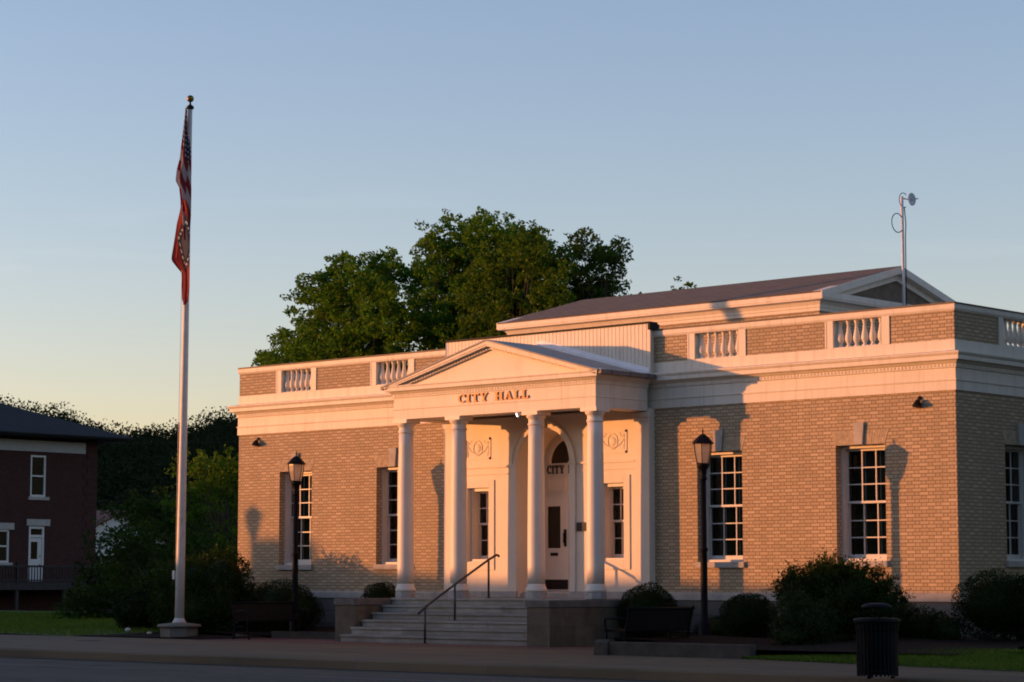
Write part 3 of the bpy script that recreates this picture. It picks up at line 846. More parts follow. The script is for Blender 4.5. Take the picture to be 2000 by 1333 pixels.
# wall lights
def wall_light(x, z):
    m = MB()
    m.lathe([(.02, .0), (.04, -.01), (.098, -.12), (.10, -.14), (.09, -.143)], (x, FY-.075, z+.12), 18, axis=(.0, .25, 1))
    m.tube([(x, FY, z+.15), (x, FY-.04, z+.16), (x, FY-.07, z+.11)], .014, 8); m.lathe([(.045, 0), (.045, .015)], (x, FY+.0, z+.15), 14, axis=(0, -1, 0))
    obj('wall_light', m, BLACKM, hall)
wall_light(9.66, 4.70); wall_light(-9.70, 4.70)
# lit flood light at the second column from the right
m = MB(); m.lathe([(.02, .0), (.045, .02), (.05, .10), (.045, .11)], (.82, 37.0, 4.90), 14, axis=(-.55, -.55, -.35))
fl = obj('flood_light', m, TRIM, hall)
m = MB(); m.lathe([(.047, .112), (.03, .125), (.004, .13)], (.82, 37.0, 4.90), 14, axis=(-.55, -.55, -.35)); obj('bulb', m, LAMPON, fl)
m = MB(); m.lathe([(.035, 0), (.035, .03)], (.82, 37.0, 4.89), 12); obj('bracket', m, TRIM, fl)

# ------------------------------------------------------------------ roof antenna
an = thing('antenna_mast', 'thin steel mast with small round dish and cable loops on the city hall roof', 'antenna', (5.12, 45.35, 5.8))
m = MB(); m.tube([(5.12, 45.35, 5.8), (5.12, 45.33, 10.14)], .034, 10); obj('mast', m, STEEL, an)
m = MB()
m.lathe([(.001, .0), (.06, .006), (.10, .018), (.15, .040), (.152, .034), (.10, .010), (.05, -.004), (.001, -.012)], (5.17, 45.62, 10.1), 28, axis=(.95, -.05, 0))
d = obj('dish', m, DISH, an)
m = MB(); m.tube([(5.12, 45.33, 10.09), (5.12, 45.45, 10.10), (5.14, 45.60, 10.1)], .017, 8); obj('bracket', m, STEEL, d)
m = MB(); m.tube([(5.17, 45.63, 10.1), (5.34, 45.68, 10.11)], .014, 6); obj('feed_horn', m, STEEL, d)
m = MB()
m.tube([(5.12, 45.13+.24*math.cos(t), 9.5+.22*math.sin(t)) for t in [.7+k*(2*PI-1.4)/24 for k in range(25)]], .011, 6)
m.tube([(5.12, 45.40+.18*math.cos(t), 10.06+.17*math.sin(t)) for t in [.9+k*(2*PI-1.9)/24 for k in range(25)]], .009, 6)
m.tube([(5.16, 45.36, 9.9), (5.17, 45.40, 9.5), (5.16, 45.39, 9.2), (5.16, 45.37, 5.9)], .012, 6)
obj('cable', m, BLACKM, an)

# ------------------------------------------------------------------ handrail
hr = thing('handrail', 'black iron handrail running up the middle of the stone entrance steps', 'handrail', (-.1, 35.05, 0))
RX = -.12
def flange(m, y, z): m.lathe([(.06, 0), (.06, .012), (.03, .02)], (RX, y, z), 12)
for y, z0, z1 in ((35.02, 0, .76), (35.92, .471, 1.22), (36.97, .942, 1.74)):
    m = MB(); m.tube([(RX, y, z0), (RX, y, z1)], .024, 10); flange(m, y, z0); obj('post', m, RAILM, hr)
m = MB(); m.tube([(RX, 34.82, .63), (RX, 34.86, .655), (RX, 35.02, .765), (RX, 35.92, 1.235), (RX, 36.97, 1.765), (RX, 37.22, 1.87), (RX, 37.28, 1.86), (RX, 37.3, 1.83)], .026, 10)
obj('rail', m, RAILM, hr)

# ------------------------------------------------------------------ street lamps
def lamp_thing(label, group):
    t = thing('street_lamp', label, 'street lamp', (0, 0, 0), group)
    m = MB()
    m.lathe([(.17, 0), (.17, .10), (.15, .13), (.125, .2), (.13, .48), (.115, .52), (.09, .56), (.072, .66), (.066, .70), (.070, 1.6), (.062, 1.9), (.085, 1.93), (.085, 1.96), (.06, 1.99), (.056, 3.30)], (0,0,0), 16)
    obj('post', m, BLACK, t)
    m = MB(); m.lathe([(.056, 3.30), (.075, 3.32), (.075, 3.36), (.06, 3.38), (.075, 3.50), (.11, 3.56), (.125, 3.58), (.125, 3.62), (.10, 3.64)], (0,0,0), 16)
    obj('collar', m, BLACK, t)
    g = MB(); g.lathe([(.10, 3.64), (.125, 3.66), (.165, 3.86), (.178, 4.0), (.178, 4.03)], (0,0,0), 6, False); obj('lantern_glass', g, LGLASS, t)
    m = MB()
    for k in range(6):
        a = 2*PI*k/6
        m.tube([(r*math.cos(a), r*math.sin(a), z) for r, z in ((.128, 3.62), (.133, 3.68), (.172, 3.86), (.187, 4.03))], .009, 5)
    obj('lantern_ribs', m, BLACK, t)
    m = MB(); m.lathe([(.215, 4.025), (.22, 4.04), (.20, 4.06), (.15, 4.12), (.09, 4.18), (.06, 4.195), (.05, 4.21), (.02, 4.22), (.012, 4.25), (.022, 4.265), (.012, 4.285), (.006, 4.34)], (0,0,0), 8, False)
    obj('lantern_roof', m, BLACK, t)
    return t
lp = lamp_thing('black lantern street lamp behind the bench, before a sunlit city hall window', 'lantern street lamps')
lp.location = (6.06, 36.55, -.02)
l2 = copy_tree(lp); l2.location = (-6.05, 36.75, -.01); l2['label'] = 'black lantern street lamp rising from the clipped hedge near the flagpole'
l3 = copy_tree(lp); l3.location = (-24.6, 27.7, 0); l3['label'] = 'black lantern street lamp standing at the kerb beside the side lawn'

# ------------------------------------------------------------------ flagpole and flags
fp = thing('flagpole', 'tall weathered white flagpole on a round concrete base, gold ball on top', 'flagpole', (-8.05, 34.95, 0))
BX = -8.03
def pole_x(z): return BX + .0105*(z-.33)
m = MB(); m.lathe([(.43, 0), (.45, .02), (.46, .24), (.46, .25)], (BX, 34.95, 0), 8, False, PI/8); m.lathe([(.50, .25), (.51, .27), (.49, .31), (.20, .345)], (BX, 34.95, 0), 24)
obj('base', m, CONC, fp)
m = MB(); zs = [.34, 2, 4, 6, 8, 10, 12.42]
m.tube([(pole_x(z), 34.95, z) for z in zs], [.110, .103, .094, .083, .072, .062, .053], 20)
m.lathe([(.16, .34), (.16, .37), (.13, .40), (.115, .45)], (BX, 34.95, 0), 20)
obj('pole', m, POLE, fp)
xt = pole_x(12.5)
m = MB(); m.lathe([(.05, 12.40), (.085, 12.43), (.09, 12.47), (.06, 12.50), (.03, 12.52), (.02, 12.56), (.025, 12.60)], (xt, 34.95, 0), 16); obj('truck', m, BLACKM, fp)
m = MB(); m.lathe([(.012, 12.58)] + [(max(.01, .085*math.sin(PI*k/12)), 12.665-.085*math.cos(PI*k/12)) for k in range(1, 12)] + [(.004, 12.75)], (xt, 34.95, 0), 18); obj('finial', m, GOLD, fp)
m = MB(); m.tube([(pole_x(z)-.07, 34.86, z) for z in (12.4, 9, 5, 1.6)], .007, 5); m.box(BX-.17, BX-.10, 34.86, 34.90, 1.35, 1.55); obj('halyard', m, STEEL, fp)

def flag_mat_us():
    m, nt, b = new_mat('flag_stripes')
    uv = N(nt, 'ShaderNodeUVMap').outputs[0]
    sx = N(nt, 'ShaderNodeSeparateXYZ'); nt.links.new(uv, sx.inputs[0])
    u, v = sx.outputs[0], sx.outputs[1]          # u: along the fly 0..1.9, v: down the hoist 0..1
    sl = math_node(nt, 'ADD', math_node(nt, 'MULTIPLY', v, 10.), math_node(nt, 'MULTIPLY', u, 2.6))
    s = math_node(nt, 'MODULO', math_node(nt, 'FLOOR', sl), 2.)
    c = mix_col(nt, s, (.20, .010, .016), (.40, .35, .34))
    can = math_node(nt, 'LESS_THAN', v, math_node(nt, 'SUBTRACT', .42, math_node(nt, 'MULTIPLY', u, .26)))
    fx = math_node(nt, 'SUBTRACT', math_node(nt, 'FRACT', math_node(nt, 'MULTIPLY', u, 8.)), .5)
    fy = math_node(nt, 'SUBTRACT', math_node(nt, 'FRACT', math_node(nt, 'MULTIPLY', v, 26.)), .5)
    star = math_node(nt, 'LESS_THAN', math_node(nt, 'ADD', math_node(nt, 'MULTIPLY', fx, fx), math_node(nt, 'MULTIPLY', fy, fy)), .05)
    c = mix_col(nt, can, c, mix_col(nt, star, (.012, .02, .06), (.6, .58, .58)))
    nt.links.new(c, b.inputs['Base Color']); b.inputs['Roughness'].default_value = .8
    t = N(nt, 'ShaderNodeBsdfTranslucent'); nt.links.new(c, t.inputs[0])
    mx = N(nt, 'ShaderNodeMixShader'); mx.inputs[0].default_value = .3
    nt.links.new(b.outputs[0], mx.inputs[1]); nt.links.new(t.outputs[0], mx.inputs[2])
    nt.links.new(mx.outputs[0], nt.nodes['Material Output'].inputs['Surface'])
    return m
def flag_mat_state():
    m, nt, b = new_mat('flag_red_diamond')
    uv = N(nt, 'ShaderNodeUVMap').outputs[0]
    sx = N(nt, 'ShaderNodeSeparateXYZ'); nt.links.new(uv, sx.inputs[0])
    u, v = sx.outputs[0], sx.outputs[1]
    # a white diamond edged by a blue band with a row of white stars, on red
    d = math_node(nt, 'ADD', math_node(nt, 'DIVIDE', math_node(nt, 'ABSOLUTE', math_node(nt, 'SUBTRACT', u, .20)), .52),
                  math_node(nt, 'DIVIDE', math_node(nt, 'ABSOLUTE', math_node(nt, 'SUBTRACT', v, .40)), .31))
    inside = math_node(nt, 'LESS_THAN', d, 1.0); white = math_node(nt, 'LESS_THAN', d, .50)
    along = math_node(nt, 'SUBTRACT', math_node(nt, 'FRACT', math_node(nt, 'MULTIPLY', v, 19.)), .5)
    acr = math_node(nt, 'MULTIPLY', math_node(nt, 'SUBTRACT', d, .78), 4.2)
    star = math_node(nt, 'LESS_THAN', math_node(nt, 'ADD', math_node(nt, 'MULTIPLY', along, along), math_node(nt, 'MULTIPLY', acr, acr)), .10)
    c = mix_col(nt, star, (.012, .018, .04), (.6, .57, .55))
    c = mix_col(nt, white, c, (.07, .075, .10))
    c = mix_col(nt, inside, (.27, .013, .015), c)
    nt.links.new(c, b.inputs['Base Color']); b.inputs['Roughness'].default_value = .8
    t = N(nt, 'ShaderNodeBsdfTranslucent'); nt.links.new(c, t.inputs[0])
    mx = N(nt, 'ShaderNodeMixShader'); mx.inputs[0].default_value = .3
    nt.links.new(b.outputs[0], mx.inputs[1]); nt.links.new(t.outputs[0], mx.inputs[2])
    nt.links.new(mx.outputs[0], nt.nodes['Material Output'].inputs['Surface'])
    return m
def limp_flag(name, label, rows, mat, hoist, fly, fold=3.0, seed=0):
    """cloth hanging from the hoist; rows: (z, left, right) extents in metres from the pole axis; u falls with z."""
    rg = random.Random(seed)
    rows = sorted(rows, reverse=True); zt, zb = rows[0][0], rows[-1][0]
    nz, nu = 70, 40
    zs = [r[0] for r in rows][::-1]; ls = [r[1] for r in rows][::-1]; rs = [r[2] for r in rows][::-1]
    L = Vector((-.739, -.674, 0)).normalized(); D = Vector((-.674, .739, 0))
    vs = []; uvs = []
    ph = rg.random()*6
    for j in range(nz+1):
        t = j/nz; z = zt+(zb-zt)*t
        l = float(np.interp(z, zs, ls)); r = float(np.interp(z, zs, rs))
        for i in range(nu+1):
            s = i/nu
            # folded zig-zag across the width: the cloth doubles back on itself
            w = s*fold; tri = abs((w+.0) % 2 - 1)
            x = r + (l-r)*(1-tri)*(.55+.45*math.sin(s*PI/2)) if i else r
            y = .05*math.sin(w*PI*1.0+ph+t*2.2) + (s-.5)*.16
            p = Vector((pole_x(z), 34.95, z)) + L*x + D*(y-.12)
            p.z += .05*math.sin(s*7+t*4+ph)*min(1, 3*t)
            vs.append(tuple(p))
            # limp cloth: lower rows show fabric farther along the fly
            uvs.append(((x+.08)/.45, t+.035*math.sin(w*PI+ph)))
    mb = MB(); fs = []
    for j in range(nz):
        for i in range(nu):
            a = j*(nu+1)+i; fs.append((a, a+1, a+nu+2, a+nu+1))
    mb.mesh(vs, fs, True)
    o = obj(name, mb, mat, None, (pole_x(zt), 34.95, zt))
    me = o.data; ul = me.uv_layers['UVMap']
    for lp_ in me.loops: ul.data[lp_.index].uv = uvs[lp_.vertex_index]
    return tag(o, label, 'flag')
limp_flag('flag', 'limp flag with blue canton above red and white stripes at the pole top', [(12.42, .11, .05), (11.9, .15, .03), (11.47, .19, -.06), (11.2, .21, -.075), (10.9, .28, -.08), (10.66, .30, -.08), (10.5, .21, -.085), (10.2, .17, -.085), (9.8, .16, -.085), (9.3, .10, -.06)], flag_mat_us(), 1, 1.9, 3.0, 2)
limp_flag('flag', 'limp red flag with starred blue diamond hanging below the striped flag', [(10.22, .155, .02), (10.0, .19, -.05), (9.7, .26, -.08), (9.15, .33, -.09), (8.84, .37, -.095), (8.76, .35, -.095), (8.6, .23, -.095), (8.48, .13, -.095), (8.2, .11, -.095), (7.83, .095, -.06), (7.78, .07, -.02)], flag_mat_state(), 1, 1.5, 3.0, 5)

# ------------------------------------------------------------------ bins and benches
tc_ = thing('trash_can', 'black slatted steel litter bin with raised domed lid at the kerb', 'trash can', (16.55, 26.78, 0))
cx, cy = 16.55, 26.78
m = MB(); m.lathe([(.24, .14), (.25, .16), (.262, .72), (.25, .73)], (cx, cy, 0), 24); obj('liner', m, BLACK, tc_)
m = MB(); ns = 30
for k in range(ns):
    a = 2*PI*k/ns; ca, sa = math.cos(a), math.sin(a)
    def q(r, t, z): return (cx+ca*r-sa*t, cy+sa*r+ca*t, z)
    pts = [(.272, .03), (.272, .2), (.276, .6), (.290, .72), (.292, .745)]
    vs = []
    for r, z in pts: vs += [q(r, -.017, z), q(r, .017, z), q(r+.007, .017, z), q(r+.007, -.017, z)]
    fs = []
    for i in range(len(pts)-1):
        for j in range(4): fs.append((i*4+j, i*4+(j+1) % 4, i*4+4+(j+1) % 4, i*4+4+j))
    m.mesh(vs, fs)
for z in (.10, .66): m.lathe([(.262, z-.02), (.270, z-.02), (.270, z+.02), (.262, z+.02)], (cx, cy, 0), 32)
obj('slat_cage', m, BLACK, tc_)
m = MB(); m.lathe([(.24, .74), (.30, .74), (.312, .755), (.312, .785), (.30, .80), (.235, .81), (.20, .80)], (cx, cy, 0), 32); obj('rim', m, BLACK, tc_)
m = MB(); m.lathe([(.205, .945), (.21, .95), (.20, .975), (.15, .998), (.08, 1.008), (.005, 1.012)], (cx, cy, 0), 28)
for k in range(4):
    a = PI/4+PI*k/2; m.tube([(cx+.17*math.cos(a), cy+.17*math.sin(a), .79), (cx+.17*math.cos(a), cy+.17*math.sin(a), .965)], .010, 6)
obj('lid', m, BLACK, tc_)
for k in range(3):
    a = 2*PI*k/3+.5; m = MB(); m.lathe([(.03, 0), (.03, .02), (.014, .03), (.014, .15)], (cx+.2*math.cos(a), cy+.2*math.sin(a), 0), 10); obj('foot', m, BLACK, tc_)

def bench_thing(label):
    """faces -X; origin under the middle of the seat, length along Y."""
    t = thing('park_bench', label, 'bench', (0,0,0), 'black benches beside the steps')
    Lh = .93
    m = MB()
    for k in range(7): m.box(-.26+k*.068, -.205+k*.068, -Lh, Lh, .425-.004*k, .440-.004*k)
    m.box(-.275, -.262, -Lh, Lh, .40, .44); obj('seat', m, BLACK, t)
    m = MB()
    n = 44
    for k in range(n):
        y = -Lh+(2*Lh)*(k+.5)/n
        m.prism([(.22, .40), (.232, .40), (.315, .80), (.303, .80)], 'y', y-.014, y+.014)
    m.tube([(.31, -Lh-.03, .81), (.31, Lh+.03, .81)], .026, 10); m.tube([(.225, -Lh, .42), (.225, Lh, .42)], .018, 8)
    obj('backrest', m, BLACK, t)
    for s in (-1, 1):
        y = s*(Lh-.02)
        m = MB(); m.tube([(-.30, y, .0), (-.27, y, .06), (-.22, y, .22), (-.23, y, .40), (-.27, y, .56), (-.25, y, .63), (-.1, y, .645), (.24, y, .62)], [.026, .022, .02, .02, .02, .024, .024, .02], 8)
        m.tube([(.27, y, 0), (.24, y, .05), (.19, y, .22), (.22, y, .42), (.31, y, .81), (.345, y, .85)], [.026, .022, .02, .02, .022, .018], 8)
        m.tube([(-.21, y, .24), (0, y, .30), (.19, y, .24)], .015, 8)
        obj('arm_leg', m, BLACK, t)
    return t
b1 = bench_thing('black metal bench behind the low concrete edging wall'); b1.location = (7.28, 33.3, 0)
b2 = copy_tree(b1); b2.location = (-5.75, 35.75, 0); b2.rotation_euler.z = PI; b2['label'] = 'black metal bench below the clipped hedge, between flagpole and steps'

# ------------------------------------------------------------------ ground
def sheet(name, x0, x1, y0, y1, z, mat, cut=1, kind='structure'):
    m = MB()
    for i in range(cut):
        a, b = x0+(x1-x0)*i/cut, x0+(x1-x0)*(i+1)/cut
        m.face([(a, y0, z), (b, y0, z), (b, y1, z), (a, y1, z)])
    return struct(name, m, mat, kind)
KY = 27.28
m = MB(); n = 40
xs = np.concatenate([-np.geomspace(6000, 60, 16), np.linspace(-50, 50, 11), np.geomspace(60, 6000, 16)])
m.face([(-6000, -3000, -.30), (6000, -3000, -.30), (6000, 6000, -.30), (-6000, 6000, -.30)])
struct('ground', m, EARTH)
sheet('road', -200, 200, 15.4, KY-.02, -.165, ASPH, 4)
m = MB(); m.face([(-200, 24.75, -.161), (200, 24.75, -.161), (200, 24.86, -.161), (-200, 24.86, -.161)])
x = -20.
rr = random.Random(5)
while x < 30:
    L = rr.uniform(1.2, 3.2); m.face([(x, 26.2, -.1605), (x+L, 26.2, -.1605), (x+L, 26.28, -.1605), (x, 26.28, -.1605)]); x += L+rr.uniform(1, 4)
struct('road_marking', m, LINE)
m = MB(); rr = random.Random(12)                # tar-sealed cracks
for k in range(16):
    x = rr.uniform(-30, 26); y = rr.uniform(21, 27); p = [(x, y)]; along = k % 3
    for q in range(rr.randint(8, 20)):
        x += rr.uniform(.2, .6)*(1 if along else .25); y += rr.uniform(-.12, .12) if along else rr.uniform(.1, .35); p.append((x, min(27.0, y)))
    for (a, b), (c, d) in zip(p, p[1:]):
        L_ = math.hypot(c-a, d-b); nx, ny = -(d-b)/L_*.03, (c-a)/L_*.03
        m.face([(a-nx, b-ny, -.1595), (c-nx, d-ny, -.1595), (c+nx, d+ny, -.1595), (a+nx, b+ny, -.1595)])
struct('road_marking', m, TAR)
m = MB(); m.face([(-200, KY-.24, -.1600), (200, KY-.24, -.1600), (200, KY-.161, -.1585), (-200, KY-.161, -.1585)]); struct('road_marking', m, TAR)
m = MB(); m.prism([(KY-.16, -.28), (KY+.14, -.28), (KY+.14, -.004), (KY-.09, -.004), (KY-.125, -.03), (KY-.155, -.16)], 'x', -200, 200); struct('kerb', m, KERBM)
m = MB(); m.box(-200, 200, KY+.14, 34.3, -.2, -.002); struct('pavement', m, WALK)
m = MB(); m.box(-6.3, 7.2, 33.9, 36.4, -.2, .0035); struct('pavement', m, PAVER)
m = MB(); m.box(-200, 200, 14.9, 15.4, -.28, -.02); m.box(-200, 200, 12, 14.9, -.28, -.024); struct('far_pavement', m, CONC)
m = MB(); m.lathe([(.28, .0), (.28, .006)], (-7.6, 32.05, -.002), 20); obj('manhole_cover', m, BLACKM, None, (-7.6, 32.05, 0)); tag(bpy.data.objects['manhole_cover'], 'dark round utility cover in the pavement below the flagpole', 'manhole cover')
# planting beds and lawns, gently mounded
def patch(name, pts_fn, nx, ny, mat):
    m = MB(); vs = []; fs = []
    for j in range(ny+1):
        for i in range(nx+1): vs.append(pts_fn(i/nx, j/ny))
    for j in range(ny):
        for i in range(nx):
            a = j*(nx+1)+i; fs.append((a, a+1, a+nx+2, a+nx+1))
    m.mesh(vs, fs, True); return struct(name, m, mat)
def bump2(x, y): return .03*math.sin(x*1.3+y*.7)+.025*math.sin(x*.6-y*1.9+1)
def bed_r(u, v):
    x = 7.3+u*7.2; y = 32.1+v*6.75; return (x, y, .15+.10*min(1, v*3)+bump2(x, y)*min(1, 4*v))
patch('ground', bed_r, 40, 40, SOIL)
patch('ground', lambda u, v: (3.5+u*3.8, 36.3+v*2.6, .12+.12*v+bump2(u*5, v*3)*.5), 20, 14, SOIL)
patch('ground', lambda u, v: (-10.6+u*7.1, 36.35+v*2.5, .08+.14*v+bump2(u*7, v*3)*.5), 30, 14, SOIL)
patch('ground', lambda u, v: (-11.5+u*5.1, 34.42+v*2.0, .015+.06*math.sin(PI*v)*math.sin(PI*u)+.02*abs(bump2(u*9, v*5))), 30, 14, SOIL)
m = MB(); m.box(-6.35, -3.5, 36.30, 36.42, -.1, .16); struct('kerb', m, LOWWALL)
def lawn_l(u, v):
    x = -70+u*58.6; y = 34.35+v*26; return (x, y, .01+.05*min(1, v*8)+.6*bump2(x*.4, y*.4))
patch('lawn', lawn_l, 60, 30, TURF)
def lawn_r(u, v):
    x = 10.4+u*20; y0 = 31.9-min(1, u*20/8)*2.2; y1 = 33.0+.35*u*8
    y = y0+(y1-y0)*v; return (x, y, .006+.17*v**.8*min(1, u*7)+.02*bump2(x*2, y*2))
patch('lawn', lawn_r, 50, 14, TURF)
patch('ground', lambda u, v: (14.4+u*16, 32.9+v*9, .16+.05*v+bump2(u*9, v*6)*.5), 30, 16, SOIL)
m = MB()
m.box(7.42, 10.6, 31.92, 32.10, -.1, .235); m.prism([(31.87, -.1), (32.14, -.1), (32.13, .22), (32.08, .27), (31.94, .27), (31.88, .22)], 'x', 7.18, 7.50)
obj('kerb_wall', m, LOWWALL, None, (9.6, 32, 0), bevel=.012); tag(bpy.data.objects['kerb_wall'], 'low concrete edging wall of the planting bed beside the bench', 'low wall')

# grass blades (stuff)
def blades(name, fn, n, h, label):
    P = np.array([fn(*RNG.random(2)) for _ in range(n)])
    a = RNG.uniform(0, 2*PI, n); w = .012; hh = h*RNG.uniform(.5, 1.25, n)
    t = np.stack([np.cos(a)*w, np.sin(a)*w, np.zeros(n)], 1); lean = RNG.normal(size=(n, 3))*.35*hh[:, None]; lean[:, 2] = hh
    v = np.empty((n, 3, 3)); v[:, 0] = P-t; v[:, 1] = P+t; v[:, 2] = P+lean
    me = bpy.data.meshes.new(name); me.vertices.add(3*n); me.vertices.foreach_set('co', v.ravel().astype(np.float32))
    me.loops.add(3*n); me.loops.foreach_set('vertex_index', np.arange(3*n, dtype=np.int32))
    me.polygons.add(n); me.polygons.foreach_set('loop_start', np.arange(0, 3*n, 3, dtype=np.int32)); me.update(calc_edges=True)
    at = me.attributes.new('clump', 'FLOAT', 'POINT'); at.data.foreach_set('value', np.repeat(.5+.5*np.sin(P[:, 0]*2.1)*np.sin(P[:, 1]*1.7), 3).astype(np.float32))
    me.materials.append(GRASSM); o = bpy.data.objects.new(name, me); COL.objects.link(o)
    tag(o, label, 'grass', kind='stuff')
blades('grass', lambda u, v: lawn_l(.28+u*.72, v*.75), 90000, .10, 'mown green grass beside the flagpole')
blades('grass', lawn_r, 60000, .055, 'mown green grass strip behind the litter bin')

# stones
def stone(x, y, z, r, label):
    m = MB(); n = 10; vs = []; 
    m.lathe([(.02, -r*.6)]+[(r*math.sin(PI*k/8)*(1+.12*math.sin(k*3+x)), -r*.72*math.cos(PI*k/8)) for k in range(1, 8)]+[(.02, r*.7)], (x, y, z), 11)
    o = obj('stone', m, ROCK, None, (x, y, z)); o.rotation_euler = (.2, .15, x); tag(o, label, 'stone', 'loose pale stones')
stone(-11.75, 36.4, .11, .075, 'rounded white stone at the lawn edge near the flagpole base')
stone(13.15, 31.85, .16, .085, 'rounded white stone on the grass near the litter bin')
stone(-9.55, 35.3, .07, .06, 'brownish grey stone lying close beside the flagpole base')

# ------------------------------------------------------------------ shrubs
L_HEDGE = leaf_mat('hedge_leaf', (.007, .016, .002), (.017, .036, .004), .1)
L_SHRUB = leaf_mat('shrub_leaf', (.010, .023, .003), (.036, .068, .008), .25)
L_PALE = leaf_mat('pale_shrub_leaf', (.015, .028, .008), (.036, .056, .017), .2)
L_TREE = leaf_mat('tree_leaf', (.030, .082, .007), (.105, .215, .018), .45)
L_TREE2 = leaf_mat('olive_tree_leaf', (.030, .070, .006), (.09, .165, .014), .4)
L_TREE3 = leaf_mat('dark_tree_leaf', (.020, .046, .006), (.062, .115, .013), .38)
L_YEL = leaf_mat('yellow_green_leaf', (.028, .07, .006), (.10, .19, .014), .38)
L_MID = leaf_mat('mid_green_leaf', (.014, .034, .005), (.045, .085, .012), .3)
L_WOOD = leaf_mat('hill_leaf', (.014, .022, .008), (.024, .036, .012), .1, .9)

def shrub(label, ells, n, leaf, mat, group=None, twigs=0, inner=True, aspect=.5, up=0.):
    """ells: list of (x, y, z, rx, ry, rz) ellipsoids; rounded clipped bushes or loose ones."""
    base = (np.mean([e[0] for e in ells]), np.mean([e[1] for e in ells]), .1)
    t = thing('shrub', label, 'shrub', tuple(float(b) for b in base), group)
    P = []; C = []
    vol = sum(e[3]*e[5] for e in ells)
    for e in ells:
        k = int(n*e[3]*e[5]/vol)
        d = RNG.normal(size=(k, 3)); d /= np.linalg.norm(d, axis=1)[:, None]
        rr = 1-.30*RNG.random(k)**2 + (.035 if twigs else .014)*RNG.normal(size=k)
        lump = 1+.06*np.sin(d[:, 0]*7+e[0])*np.sin(d[:, 2]*6+e[1])+.05*np.sin(d[:, 1]*9)
        p = d*(rr*lump*(1. if twigs else .93))[:, None]*np.array(e[3:]) + np.array(e[:3])
        p = p[p[:, 2] > .02]; P.append(p); C.append(.5+.5*np.sin(p[:, 0]*5+p[:, 2]*7)*np.sin(p[:, 1]*6))
    tw = MB()
    for e in ells:
        for k in range(7):
            a = random.uniform(0, 2*PI); q = random.uniform(.3, .8)
            tw.tube([(base[0]+.08*math.cos(a), base[1]+.08*math.sin(a), .02), (e[0]+e[3]*q*math.cos(a)*.6, e[1]+e[4]*q*math.sin(a)*.6, e[2]), (e[0]+e[3]*q*math.cos(a), e[1]+e[4]*q*math.sin(a), e[2]+e[5]*.55)], [.022, .014, .006], 5)
    for k in range(twigs):
        e = random.choice(ells); a = random.uniform(0, 2*PI); el = random.uniform(.25, 1.35)
        d = Vector((math.cos(a)*math.cos(el), math.sin(a)*math.cos(el), math.sin(el)))
        p0 = Vector(e[:3])+Vector((d.x*e[3], d.y*e[4], d.z*e[5]))*.8
        L = random.uniform(.16, .52)*max(.6, e[5]); p1 = p0+d*L+Vector((0, 0, random.uniform(-.05, .06)))
        tw.tube([p0, p0.lerp(p1, .5)+Vector((0, 0, .02)), p1], [.006, .004, .002], 4)
        kk = random.randint(12, 28); tt = RNG.random(kk)
        p = np.array(p0)[None]+np.array(p1-p0)[None]*(tt*1.05)[:, None] + RNG.normal(size=(kk, 3))*.032
        P.append(p); C.append(np.full(kk, .5+.5*random.random()))
    obj('stem', tw, BARK, t)
    if inner:
        core = MB()
        for e in ells: core.lathe([(.02, -.66)]+[(.68*math.sin(PI*k/8), -.68*math.cos(PI*k/8)) for k in range(1, 8)]+[(.02, .68)], (0,0,0), 14)
        nv = len(core.v)//len(ells)
        core.v = [(e[0]+v[0]*e[3], e[1]+v[1]*e[4], max(.01, e[2]+v[2]*e[5])) for i, e in enumerate(ells) for v in core.v[i*nv:(i+1)*nv]]
        obj('inner_foliage', core, L_HEDGE, t)
    P = np.concatenate(P); C = np.concatenate(C)
    leaf_mesh('foliage', P, leaf, mat, t, clump=C, aspect=aspect, up_bias=up)
    return t
shrub('long clipped dark hedge with a lantern lamp rising in front of it', [(-8.4, 37.6, .62, .95, .75, .68), (-7.3, 37.5, .68, 1.0, .8, .70), (-6.75, 37.45, .58, .62, .7, .52)], 26000, .042, L_HEDGE)
shrub('tall loose dark shrub just behind the flagpole at the hall corner', [(-10.0, 37.0, .95, 1.0, .9, 1.0), (-9.0, 37.1, 1.25, .75, .7, .85), (-10.55, 36.8, .7, .6, .6, .75), (-9.5, 36.7, .6, 1.0, .7, .65), (-8.75, 36.9, .75, .62, .6, .70)], 17000, .075, L_SHRUB, twigs=90)
shrub('small round clipped bush at the foot of the column nearest the flagpole', [(-3.96, 37.5, .82, .5, .5, .50)], 8000, .036, L_HEDGE)
shrub('dome shaped clipped bush between stair wall and brick wall, above the bench back', [(4.02, 37.3, .70, .66, .62, .60)], 12000, .038, L_HEDGE)
shrub('ball shaped clipped bush between the lantern lamp and the leafy shrub', [(7.55, 36.0, .60, .60, .58, .51)], 12000, .038, L_HEDGE)
shrub('spreading leafy shrub with upright twigs covering the bottom of a front window', [(9.55, 35.2, 1.06, .62, .6, .52), (10.55, 35.2, 1.04, .72, .65, .54), (10.0, 35.2, .68, 1.0, .75, .55), (9.2, 35.3, .95, .40, .4, .36), (11.0, 35.3, .82, .45, .45, .42), (10.1, 35.1, 1.3, .42, .4, .34)], 11000, .062, L_SHRUB, twigs=420, aspect=.45)
shrub('grey green upright shrub in front of the spreading leafy one', [(10.25, 33.7, .62, .42, .4, .50), (10.7, 33.7, .55, .35, .35, .42), (10.35, 33.6, .35, .5, .4, .3)], 5200, .05, L_PALE, twigs=40)
shrub('large round clipped bush at the hall corner near the litter bin', [(12.35, 37.0, .85, .85, .8, .70), (13.1, 37.2, .82, .8, .75, .68)], 22000, .042, L_HEDGE)
